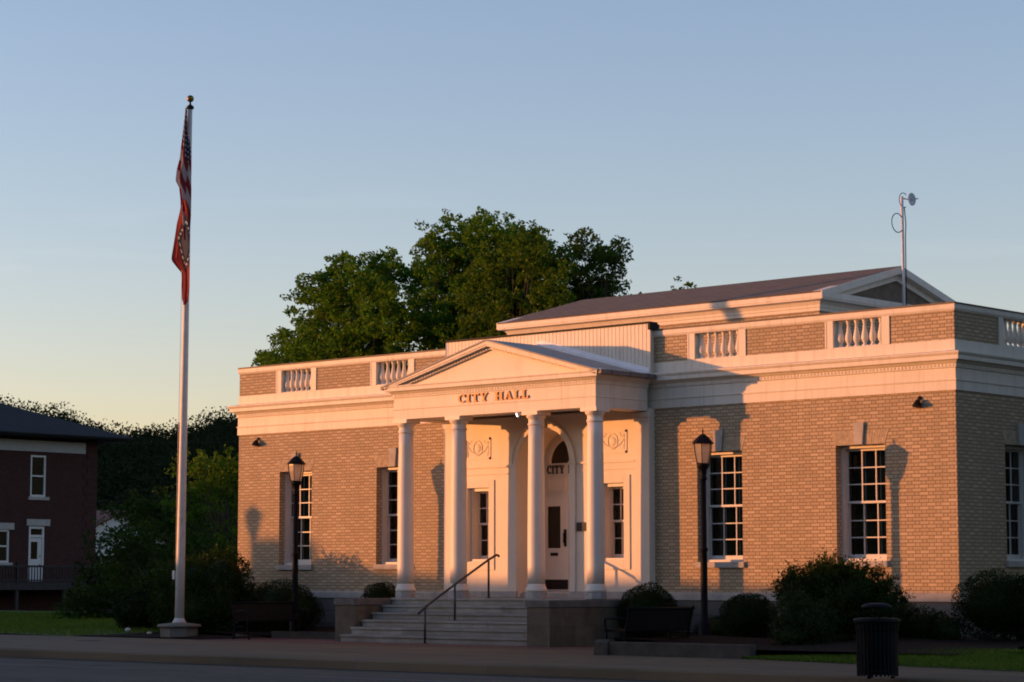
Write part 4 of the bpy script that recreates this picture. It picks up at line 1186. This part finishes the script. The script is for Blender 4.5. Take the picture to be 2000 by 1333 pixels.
shrub('low dark ground shrub behind the litter bin at the wall foot', [(11.3, 36.2, .45, .55, .5, .42), (10.75, 36.3, .55, .45, .45, .45), (11.75, 36.2, .4, .4, .4, .4)], 5000, .05, L_HEDGE)
shrub('low mounded plant at the foot of the wall behind the lamp post', [(5.9, 37.4, .35, .7, .5, .28)], 2500, .05, L_HEDGE)
for (x, y, r) in ((-13.6, 38.2, .7), (-15.2, 40.5, .9), (-17.5, 43.2, 1.1)):
    shrub({-13.6: 'dark rounded shrub next to the tall loose one beside the flagpole', -15.2: 'dark shrub on the lawn behind the flagpole, second behind the tall shrub', -17.5: 'farthest dark shrub of the row running back behind the flagpole'}[x], [(x, y, r*.75, r, r, r*.85), (x+.6, y+.5, r*.6, r*.8, r*.8, r*.7)], 6000, .085, L_HEDGE)

# ------------------------------------------------------------------ trees behind the hall
# clumps are (x, y, z, r) metres
def crown(seed, area, n, r0, r1, y0, y1):
    """n clumps spread inside a polygon of (x, z) points seen at the tree's depth."""
    rg = random.Random(seed); out = []
    xs_ = [p[0] for p in area]; zs_ = [p[1] for p in area]
    def inside(x, z):
        c = False; j = len(area)-1
        for i in range(len(area)):
            xi, zi = area[i]; xj, zj = area[j]
            if (zi > z) != (zj > z) and x < (xj-xi)*(z-zi)/(zj-zi)+xi: c = not c
            j = i
        return c
    def edge(x, z):
        d = 9
        for i in range(len(area)):
            (ax, az), (bx, bz) = area[i-1], area[i]
            t = max(0, min(1, ((x-ax)*(bx-ax)+(z-az)*(bz-az))/max(1e-9, (bx-ax)**2+(bz-az)**2)))
            d = min(d, math.hypot(x-ax-t*(bx-ax), z-az-t*(bz-az)))
        return d
    k = 0
    while len(out) < n and k < 9000:
        k += 1
        x = rg.uniform(min(xs_), max(xs_)); z = rg.uniform(min(zs_), max(zs_))
        if not inside(x, z): continue
        e = edge(x, z); r = min(rg.uniform(r0, r1), max(.22, e*1.1))
        if e < .16: continue
        y = rg.uniform(y0, y1); yo = (y0+y1)/2
        sc = (y)/yo
        # keep the silhouette when a clump sits nearer or farther than the middle of the crown
        out.append((34.31+(x-34.31)*sc, y, 1.3+(z-1.3)*sc, r))
    return out
A1 = [(-31.6, 9.6), (-30.6, 10.5), (-29.4, 11.0), (-29.6, 12.2), (-28.6, 12.7), (-27.4, 13.0), (-26.4, 13.25), (-25.2, 13.1), (-23.6, 13.0), (-23.0, 11.5), (-23.2, 9.4), (-24, 8.2), (-31, 8.2)]
A2 = [(-24.3, 8.50), (-24.4, 12.35), (-23.9, 13.65), (-22.9, 14.25), (-21.9, 14.60), (-20.6, 14.25), (-19.7, 13.55), (-18.7, 14.05), (-18.1, 12.85), (-18.4, 8.50)]
A3 = [(-19.9, 9.00), (-19.8, 12.05), (-18.9, 12.95), (-18.2, 12.55), (-17.0, 13.05), (-16.2, 13.05), (-14.9, 12.25), (-15.0, 10.45), (-14.8, 9.00)]
A4 = [(-17.6, 9.20), (-17.4, 12.20), (-16.6, 12.90), (-15.9, 13.10), (-14.9, 12.80), (-14.2, 12.90), (-13.9, 11.90), (-14.0, 11.10), (-13.2, 10.40), (-13.1, 10.00), (-14.2, 9.00)]
tree('shade_tree', 'broad green tree with the lowest crown, spreading to the flagpole side behind the hall', 'tree', (-27, 58, -.2), (-27, 58, 8.5), crown(1, A1, 105, .5, 1.0, 55.5, 60.5), 560, .16, L_TREE, 'trees behind the city hall')
tree('shade_tree', 'tallest green tree behind the hall, above the columned portico', 'tree', (-21.5, 59, -.2), (-21.6, 59, 9.5), crown(2, A2, 95, .5, 1.0, 56.5, 61.5), 560, .16, L_TREE, 'trees behind the city hall')
tree('shade_tree', 'olive brown toned tree behind the hall between the tallest and the sparse one', 'tree', (-17.6, 57, -.2), (-17.6, 57, 9.5), crown(3, A3, 82, .45, .9, 54.5, 59), 560, .155, L_TREE2, 'trees behind the city hall')
tree('shade_tree', 'sparse dark tree with sky gaps beside the attic roof ridge', 'tree', (-15, 58.5, -.2), (-15.2, 58.5, 9.5), crown(4, A4, 66, .35, .7, 57, 60)+[(-16.0, 58.5, 12.2, .7), (-16.1, 58.5, 11.3, .8), (-15.8, 58.5, 10.5, .8)], 520, .145, L_TREE3, 'trees behind the city hall')
tree('shade_tree', 'distant tree whose two leafy tips just clear the attic roof', 'tree', (-25.6, 75, -.2), (-25.6, 75, 11), [(-26.5, 75, 12.95, .42), (-24.75, 75, 13.2, .45), (-25.4, 75, 12.4, .7), (-26.2, 75, 12.3, .6), (-24.6, 75, 12.4, .7)], 380, .2, L_TREE3, 'trees behind the city hall')
# trees between the hall and the red building
def mound(seed, cx, cy, w, h, n, r0, r1, dep=2.2, z0=.3):
    rg = random.Random(seed); out = []
    for _ in range(n):
        t = rg.uniform(-1, 1); top = h*math.sqrt(max(0, 1-abs(t)**2.4)); z = rg.uniform(z0, max(z0+.2, top-.35))
        r = rg.uniform(r0, r1); out.append((cx+t*w*.92, cy+rg.uniform(-dep, dep), z, r))
    return out
tree('leafy_tree', 'yellow green tree seen against the hall corner, catching the low sun', 'tree', (-26.4, 52, -.2), (-26.4, 52, 4), mound(5, -26.6, 52, 2.3, 6.0, 50, .45, .8, 1.6, 1.6)+[(-27.6, 52, 5.1, .55), (-26.0, 52, 5.2, .6), (-25.2, 52, 4.9, .6)], 320, .16, L_YEL, 'trees between the hall and the red building')
tree('leafy_tree', 'dark bushy tree seen behind the flagpole, beside the yellow green one', 'tree', (-30.2, 53, -.2), (-30.2, 53, 2.5), mound(6, -30.2, 53, 2.3, 4.4, 52, .5, .9, 1.8, .6)+[(-29.3, 53, 4.4, .35), (-29.4, 53, 4.7, .2)], 300, .17, L_MID, 'trees between the hall and the red building')
tree('leafy_tree', 'low dark thicket tree beside the wooden deck of the red building', 'tree', (-36.2, 58, -.2), (-36.2, 58, 1.5), mound(8, -37.4, 58, 3.2, 2.75, 52, .5, .85, 1.8, .3), 280, .18, L_HEDGE, 'trees between the hall and the red building')
tree('leafy_tree', 'dark tree close to the hall wall under the yellow green one', 'tree', (-25, 48.5, -.2), (-25, 48.5, 2), mound(9, -25.2, 48.5, 3.0, 3.3, 50, .5, .85, 1.6, .4), 300, .15, L_MID, 'trees between the hall and the red building')

# ------------------------------------------------------------------ red brick building on the left
XB = -54.77
rb = thing('red_brick_building', 'two storey red brick building with white frieze and wooden deck', 'building', (XB-6, 60, -.2))
def Pb(u, d, z): return (XB-d, u, z)
Y0b, Y1b = 46.0, 68.35
m = MB()
bh = [(64.58, 65.45, 5.2, 7.12), (64.55, 65.45, 1.3, 3.85), (62.3, 63.48, 2.15, 3.65), (61.0, 61.9, 5.2, 7.12), (57.3, 58.2, 5.2, 7.12), (57.2, 58.4, 2.15, 3.65)]
wall_holes(m, Pb, Y0b, Y1b, -.2, 7.95, bh, .18)
m.face([(XB, Y1b, -.2), (XB-12, Y1b, -.2), (XB-12, Y1b, 7.95), (XB, Y1b, 7.95)])
m.face([(XB, Y0b, -.2), (XB-12, Y0b, -.2), (XB-12, Y0b, 7.95), (XB, Y0b, 7.95)])
m.face([(XB-12, Y0b, -.2), (XB-12, Y1b, -.2), (XB-12, Y1b, 7.95), (XB-12, Y0b, 7.95)])
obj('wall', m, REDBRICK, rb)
m = MB()
z = -.1
k = 0
while z < 7.9:
    w_ = .75 if k % 2 else .55
    m.box(Y1b-w_, Y1b+.03, -.03, .4, z, z+.30, lambda u, d, zz: (XB-d, u, zz)); z += .325; k += 1
obj('quoin', m, REDBRICK, rb)
m = MB(); m.box(Y0b, 67.68, -.035, .02, 7.29, 7.80, Pb); obj('frieze', m, FRIEZE2, rb)
m = MB()
e = 1.15; zr_ = 10.9
q = [(XB+e, Y0b-e), (XB+e, Y1b+e), (XB-12-e, Y1b+e), (XB-12-e, Y0b-e)]
r0 = (XB-6, Y0b+7); r1 = (XB-6, Y1b-7)
zt_ = 8.10
m.mesh([(a, b, zt_) for a, b in q]+[(r0[0], r0[1], zr_), (r1[0], r1[1], zr_)]+[(a, b, zt_-.16) for a, b in q], [(0, 1, 5, 4), (1, 2, 5), (2, 3, 4, 5), (3, 0, 4), (0, 1, 7, 6), (1, 2, 8, 7), (2, 3, 9, 8), (3, 0, 6, 9), (6, 7, 8, 9)])
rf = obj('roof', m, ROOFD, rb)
m = MB(); m.tube([(XB+e+.05, Y0b-e, zt_-.06), (XB+e+.05, Y1b+e+.02, zt_-.06)], .06, 8); obj('gutter', m, ROOFD, rf)
def rb_window(a, b, c, d):
    m = MB(); fr = .09
    m.box(a, a+fr, .02, .14, c, d, Pb); m.box(b-fr, b, .02, .14, c, d, Pb); m.box(a+fr, b-fr, .02, .14, d-fr, d, Pb); m.box(a+fr, b-fr, .02, .14, c, c+fr, Pb)
    m.box(a+fr, b-fr, .04, .13, (c+d)/2-.035, (c+d)/2+.035, Pb)
    f = obj('window', m, TRIM, rb)
    g = MB(); g.face([Pb(a+.05, .1, c+.05), Pb(b-.05, .1, c+.05), Pb(b-.05, .1, d-.05), Pb(a+.05, .1, d-.05)]); obj('pane', g, GLASS2, f)
    s = MB(); s.box(a-.12, b+.16, -.08, .15, c-.15, c-.003, Pb); obj('sill', s, STONE, f)
    return f
for h_ in (bh[0], bh[2], bh[3], bh[4], bh[5]): rb_window(*h_)
for (a, b, z) in ((64.4, 65.7, 3.86), (62.1, 63.7, 3.66), (57.0, 58.6, 3.66)):
    m = MB(); m.box(a, b, -.06, .10, z, z+.30, Pb); obj('lintel', m, STONE, rb)
m = MB(); a, b = 64.57, 65.43
m.box(a, a+.10, .02, .15, 1.3, 3.83, Pb); m.box(b-.10, b, .02, .15, 1.3, 3.83, Pb); m.box(a+.1, b-.1, .02, .15, 3.72, 3.83, Pb); m.box(a+.1, b-.1, .02, .15, 3.32, 3.44, Pb)
m.box(a+.1, b-.1, .06, .12, 1.3, 2.32, Pb); m.box(a+.1, a+.15, .06, .12, 2.32, 3.30, Pb); m.box(b-.33, b-.1, .06, .12, 2.32, 3.30, Pb); m.box(a+.15, b-.33, .06, .12, 3.12, 3.30, Pb)
dr = obj('door', m, TRIM, rb)
m = MB(); m.face([Pb(a+.15, .10, 2.32), Pb(b-.33, .10, 2.32), Pb(b-.33, .10, 3.12), Pb(a+.15, .10, 3.12)]); m.face([Pb(a+.1, .10, 3.44), Pb(b-.1, .10, 3.44), Pb(b-.1, .10, 3.72), Pb(a+.1, .10, 3.72)]); obj('door_glass', m, GLASS2, dr)
m = MB(); m.lathe([(.03, 0), (.035, .03), (.02, .05)], Pb(b-.2, .055, 2.05), 10, axis=(1, 0, 0)); m.lathe([(.03, 0), (.03, .02)], Pb(b-.2, .055, 2.45), 10, axis=(1, 0, 0)); obj('handle', m, BLACKM, dr)
# timber deck
m = MB(); m.box(Y0b, 68.4, -2.2, -.0, 1.06, 1.25, Pb); m.box(Y0b, 68.4, -2.25, -2.15, .92, 1.06, Pb)
dk = obj('deck', m, WOODD, rb)
m = MB()
y = 52.0
while y < 68.4: m.box(y, y+.04, -2.2, -2.16, 1.25, 1.95, Pb); y += .155
m.box(Y0b, 68.4, -2.24, -2.12, 1.93, 2.02, Pb); m.box(Y0b, 68.4, -2.21, -2.15, 1.32, 1.38, Pb)
for y in (54.3, 57.0, 59.7, 62.4, 66.6, 68.3): m.box(y-.06, y+.06, -2.25, -2.12, 1.2, 2.15, Pb)
obj('railing', m, WOODD, dk)
m = MB()
for y in (51.6, 54.3, 57.0, 59.7, 62.4, 65.0, 66.9, 68.3): m.box(y-.08, y+.08, -2.2, -2.04, -.3, 1.06, Pb)
obj('deck_post', m, WOODD, dk)

# small far house between the red building and the trees
wh_ = thing('white_house', 'distant white house with rust red roof behind the red brick building', 'house', (-88, 94, -.3))
m = MB(); m.box(-94, -84.5, 89, 97, -.3, 3.9); m.prism([(89, 3.9), (97, 3.9), (93, 5.7)], 'x', -94, -84.5); obj('wall', m, TRIM, wh_)
m = MB()
for s in (-1, 1): m.prism([(93+s*4.7, 3.65), (93, 5.85), (93, 5.68), (93+s*4.7, 3.5)], 'x', -94.5, -84.0)
obj('roof', m, ROOFR, wh_)
for y in (90.4, 94.4):
    m = MB(); m.box(-84.52, -84.46, y, y+1.2, 1.4, 2.9); obj('window', m, GLASS, wh_)

# utility wires strung across the valley
def wire(p, q, sag, label):
    p, q = Vector(p), Vector(q); m = MB()
    m.tube([p.lerp(q, t/20)+Vector((0, 0, -sag*4*(t/20)*(1-t/20))) for t in range(21)], .018, 5)
    o = obj('utility_wire', m, BLACKM, None, p.lerp(q, .5)); tag(o, label, 'wire', 'utility wires')
wire((-70, 78, 8.9), (-10, 84, 9.6), .9, 'upper thin utility wire crossing before the wooded hill')
wire((-70, 78, 5.7), (-10, 84, 7.6), 1.0, 'lower thin utility wire sagging over the yellow green tree')

# ------------------------------------------------------------------ hills with woods
CAMX = 34.31
def hill_h(x, y):
    dx, dy = x-CAMX, y
    fwd = -.674*dx+.739*dy; rt = .739*dx+.674*dy
    a = rt/max(1, fwd)
    crest = 19.6+1.0*math.sin(a*47)+.7*math.sin(a*90)+max(0, (-a-.172))*55
    t = (fwd-230)/150
    t = max(0, min(1, t)); s = t*t*(3-2*t)
    back = max(0, (fwd-420)/600)
    return -.35+crest*s*(1-min(.7, back))
def hill_pt(u, v):
    a = -.62+u*1.35; fwd = 200+v**1.6*900
    rt = a*fwd; x = CAMX+.739*rt-.674*fwd; y = .674*rt+.739*fwd
    return (x, y, hill_h(x, y))
patch('hills', hill_pt, 90, 40, EARTH)
rg = np.random.default_rng(5)
nT = 2100
cen = []; siz = []; clp = []
for i in range(nT):
    a = rg.uniform(-.30, -.045) if i < 1900 else rg.uniform(-.55, .55)
    fwd = 225+rg.random()**.75*190
    x = CAMX+.739*a*fwd-.674*fwd; y = .674*a*fwd+.739*fwd; z = hill_h(x, y)
    h = rg.uniform(5, 9.5); r = h*rg.uniform(.28, .40); k = 230
    d = rg.normal(size=(k, 3)); d /= np.linalg.norm(d, axis=1)[:, None]
    p = d*(.25+.75*rg.random(k)**.55)[:, None]*np.array([r, r, h*.42])+np.array([x, y, z+h*.58])
    cen.append(p); clp.append(np.full(k, rg.random()))
cen = np.concatenate(cen); clp = np.concatenate(clp)
o = leaf_mesh('woods', cen, .5, L_WOOD, None, (float(cen[:, 0].mean()), float(cen[:, 1].mean()), 10.), clump=clp, aspect=.6)
tag(o, 'dark wooded hillside behind the red brick building', 'woods', kind='stuff')

# ------------------------------------------------------------------ unseen surroundings, added to block sun and sky light
def shop(label, x0, x1, y0, y1, h, n, extra=0.):  # out of view; added and sized to shade the ground and wall base
    t = thing('shop_building', label, 'building', ((x0+x1)/2, (y0+y1)/2, 0), 'low shops across the street')
    m = MB(); m.box(x0, x1, y0, y1, -.3, h-.12); obj('wall', m, WALLB, t)
    m = MB(); m.box(x0-.04, x1+.04, y0-.04, y1+.04, h-.118, h); obj('parapet_cap', m, CONC, t)
    if extra:
        m = MB(); m.box(-43.75, -42.85, 12.2, 13.3, h+.001, h+.78); obj('roof_unit', m, STEEL, t)  # box added to throw a boxy shadow on the hall front
    for k in range(n):
        a = x0+(x1-x0)*(k+.2)/n; b = x0+(x1-x0)*(k+.8)/n
        m = MB(); m.box(a, b, y1+.001, y1+.05, .5, min(2.4, h-.7)); f = obj('window', m, TRIM, t)
        g = MB(); g.box(a+.1, b-.1, y1+.051, y1+.06, .6, min(2.3, h-.8)); obj('pane', g, GLASS, f)
    return t
shop('low brick shop with a box shaped roof unit across the street', -53, -39.3, 4, 13.6, 4.02, 4, True)
shop('long low brick shop facing the city hall from across the street', -39.1, -29.5, 4, 13.6, 3.72, 3)
shop('narrow brick shop across the street, next to the long low one', -29.3, -21.6, 4.5, 13.6, 3.42, 3)
shop('lower brick shop across the street, end of the row', -21.4, -9.5, 4, 13.6, 3.55, 4)
shop('plain low brick garage set back behind the shop row', -46, -13, -18, -8, 4.25, 5)
t = thing('warehouse', 'tall brick warehouse on the far side of the street, set back beyond the shops', 'building', (-110, -18, 0))  # out of view; added to shade the left end and the trees there
m = MB(); m.box(-146, -95.6, -24, -12, -.3, 10.4); obj('wall', m, WALLB, t)
m = MB(); m.box(-146.2, -95.4, -24.2, -11.8, 10.402, 10.7); obj('parapet_cap', m, CONC, t)
for k, (x0, x1, y1, h) in enumerate(((-8, 12, -9, 10.5), (12.3, 30, -9.5, 12.5), (30.3, 52, -9, 11), (52.3, 74, -8, 12))):  # row behind the camera, added to cut sky light on the portico
    t = thing('brick_block', ['two storey brick block across the street, first of its row', 'tallest brick block across the street', 'two storey brick block across the street, between two taller ones', 'last brick block of the row across the street'][k], 'building', ((x0+x1)/2, y1-6, 0), 'brick blocks across the street')
    m = MB(); m.box(x0, x1, y1-13, y1, -.3, h-.2); obj('wall', m, WALLB, t)
    m = MB(); m.box(x0-.06, x1+.06, y1-13.06, y1+.06, h-.198, h); obj('parapet_cap', m, CONC, t)
    for r in range(2):
        for q in range(5):
            a = x0+(x1-x0)*(q+.3)/5; m = MB(); m.box(a, a+1.4, y1+.001, y1+.05, 1+r*4.2, 3.2+r*4.2); f = obj('window', m, TRIM, t)
            m = MB(); m.box(a+.1, a+1.3, y1+.051, y1+.06, 1.1+r*4.2, 3.1+r*4.2); obj('pane', m, GLASS, f)
# unseen high ridge toward the sunset, added to shade the left side
def ridge(u, v):
    p = -62-u**1.3*700; s = 330+v*260
    s0 = -s
    x = .602*p+.799*s0; y = -.799*p+.602*s0
    env = min(1, u*9)
    hgt = (26+95*min(1, u*2.6)+6*math.sin(u*31)+3*math.sin(u*77))*env*math.sin(PI*min(1, max(0, v)))**.8
    return (x, y, -.4+hgt)
patch('hills', ridge, 80, 20, EARTH)

def valley(u, v):  # unseen ring of hills, added to block horizon glow and window reflections
    az = math.atan2(-.799, -.602) + R(7) - u*R(225)
    s = 400+v*300
    l = R(-7+225*u)*400
    hgt = 18.5+28*max(0, min(1, (l-14)/30))+(6*math.sin(u*43)+3*math.sin(u*97))*max(0, min(1, (l-20)/60))
    return (s*math.sin(az), 38.8+s*math.cos(az), -.4+hgt*math.sin(PI*min(1, max(0, v)))**.5)
patch('hills', valley, 160, 12, EARTH)
tree('shade_tree', 'big dark tree on the lawn beside the shaded side wall', 'tree', (19, 44, 0), (19, 44, 8), [(19+random.uniform(-3, 3), 44+random.uniform(-3, 3), random.uniform(3, 12), random.uniform(1.2, 1.9)) for _ in range(60)], 60, .4, L_TREE3, 'trees on the right of the hall')  # out of view; added to darken the side wall

# ------------------------------------------------------------------ light and air
SUN_EL = R(3.3); SUN_AZ = math.atan2(-.799, -.602)
sd = Vector((-.799*math.cos(SUN_EL), -.602*math.cos(SUN_EL), math.sin(SUN_EL)))
sun = bpy.data.lights.new('sun', 'SUN'); sun.energy = 2.4; sun.angle = R(.5); sun.color = (1.0, .368, .108)
so = bpy.data.objects.new('sun', sun); COL.objects.link(so); so.rotation_mode = 'QUATERNION'
so.rotation_quaternion = Vector((0, 0, 1)).rotation_difference(sd)
so.location = (0, 0, 40)
W = bpy.data.worlds.new('World'); S.world = W; W.use_nodes = True
nt = W.node_tree; bg = nt.nodes['Background']
sky = N(nt, 'ShaderNodeTexSky'); sky.sky_type = 'NISHITA'; sky.sun_disc = False
sky.sun_elevation = SUN_EL; sky.sun_rotation = SUN_AZ % (2*PI)
sky.altitude = 200; sky.air_density = 1.0; sky.dust_density = .6; sky.ozone_density = 1.5
gv = N(nt, 'ShaderNodeTexCoord').outputs['Generated']
sz = N(nt, 'ShaderNodeSeparateXYZ'); nt.links.new(gv, sz.inputs[0])
hz_ = ramp(nt, sz.outputs[2], .03, .17)
tint = mix_col(nt, hz_, (1.15, 1.01, 1.38), (1.13, 1.025, 1.27))
mp_ = N(nt, 'ShaderNodeMapping'); mp_.inputs['Scale'].default_value = (5, 5, 38); nt.links.new(gv, mp_.inputs[0])
wisp = ramp(nt, noise(nt, mp_.outputs[0], 1.6, 5, .55), .56, .80)
band = math_node(nt, 'MULTIPLY', ramp(nt, sz.outputs[2], .06, .10), math_node(nt, 'SUBTRACT', 1., ramp(nt, sz.outputs[2], .13, .22)))
skyc = mix_col(nt, 1., sky.outputs[0], tint, 'MULTIPLY')
skyc = mix_col(nt, math_node(nt, 'MULTIPLY', math_node(nt, 'MULTIPLY', wisp, band), .5), skyc, mix_col(nt, 1., skyc, (1.22, 1.14, 1.10), 'MULTIPLY'))
nt.links.new(skyc, bg.inputs[0]); bg.inputs[1].default_value = .15

cam = bpy.data.cameras.new('camera'); co_ = bpy.data.objects.new('camera', cam); COL.objects.link(co_)
cam.sensor_width = 36; cam.lens = 36*4550/2000; cam.clip_start = .5; cam.clip_end = 9000
co_.location = (34.31, 0, 1.3)
pt = R(5.891)
fw = Vector((-.6742*math.cos(pt), .7386*math.cos(pt), math.sin(pt)))
co_.rotation_mode = 'QUATERNION'; co_.rotation_quaternion = fw.to_track_quat('-Z', 'Y')
S.camera = co_
S.view_settings.view_transform = 'Standard'; S.view_settings.look = 'None'
S.view_settings.exposure = 1.2; S.view_settings.gamma = 1
S.cycles.max_bounces = 6; S.cycles.diffuse_bounces = 3; S.cycles.transparent_max_bounces = 8
S.cycles.use_denoising = True
S.cycles.filter_width = 1.9 if hasattr(S.cycles, 'filter_width') else 1.5
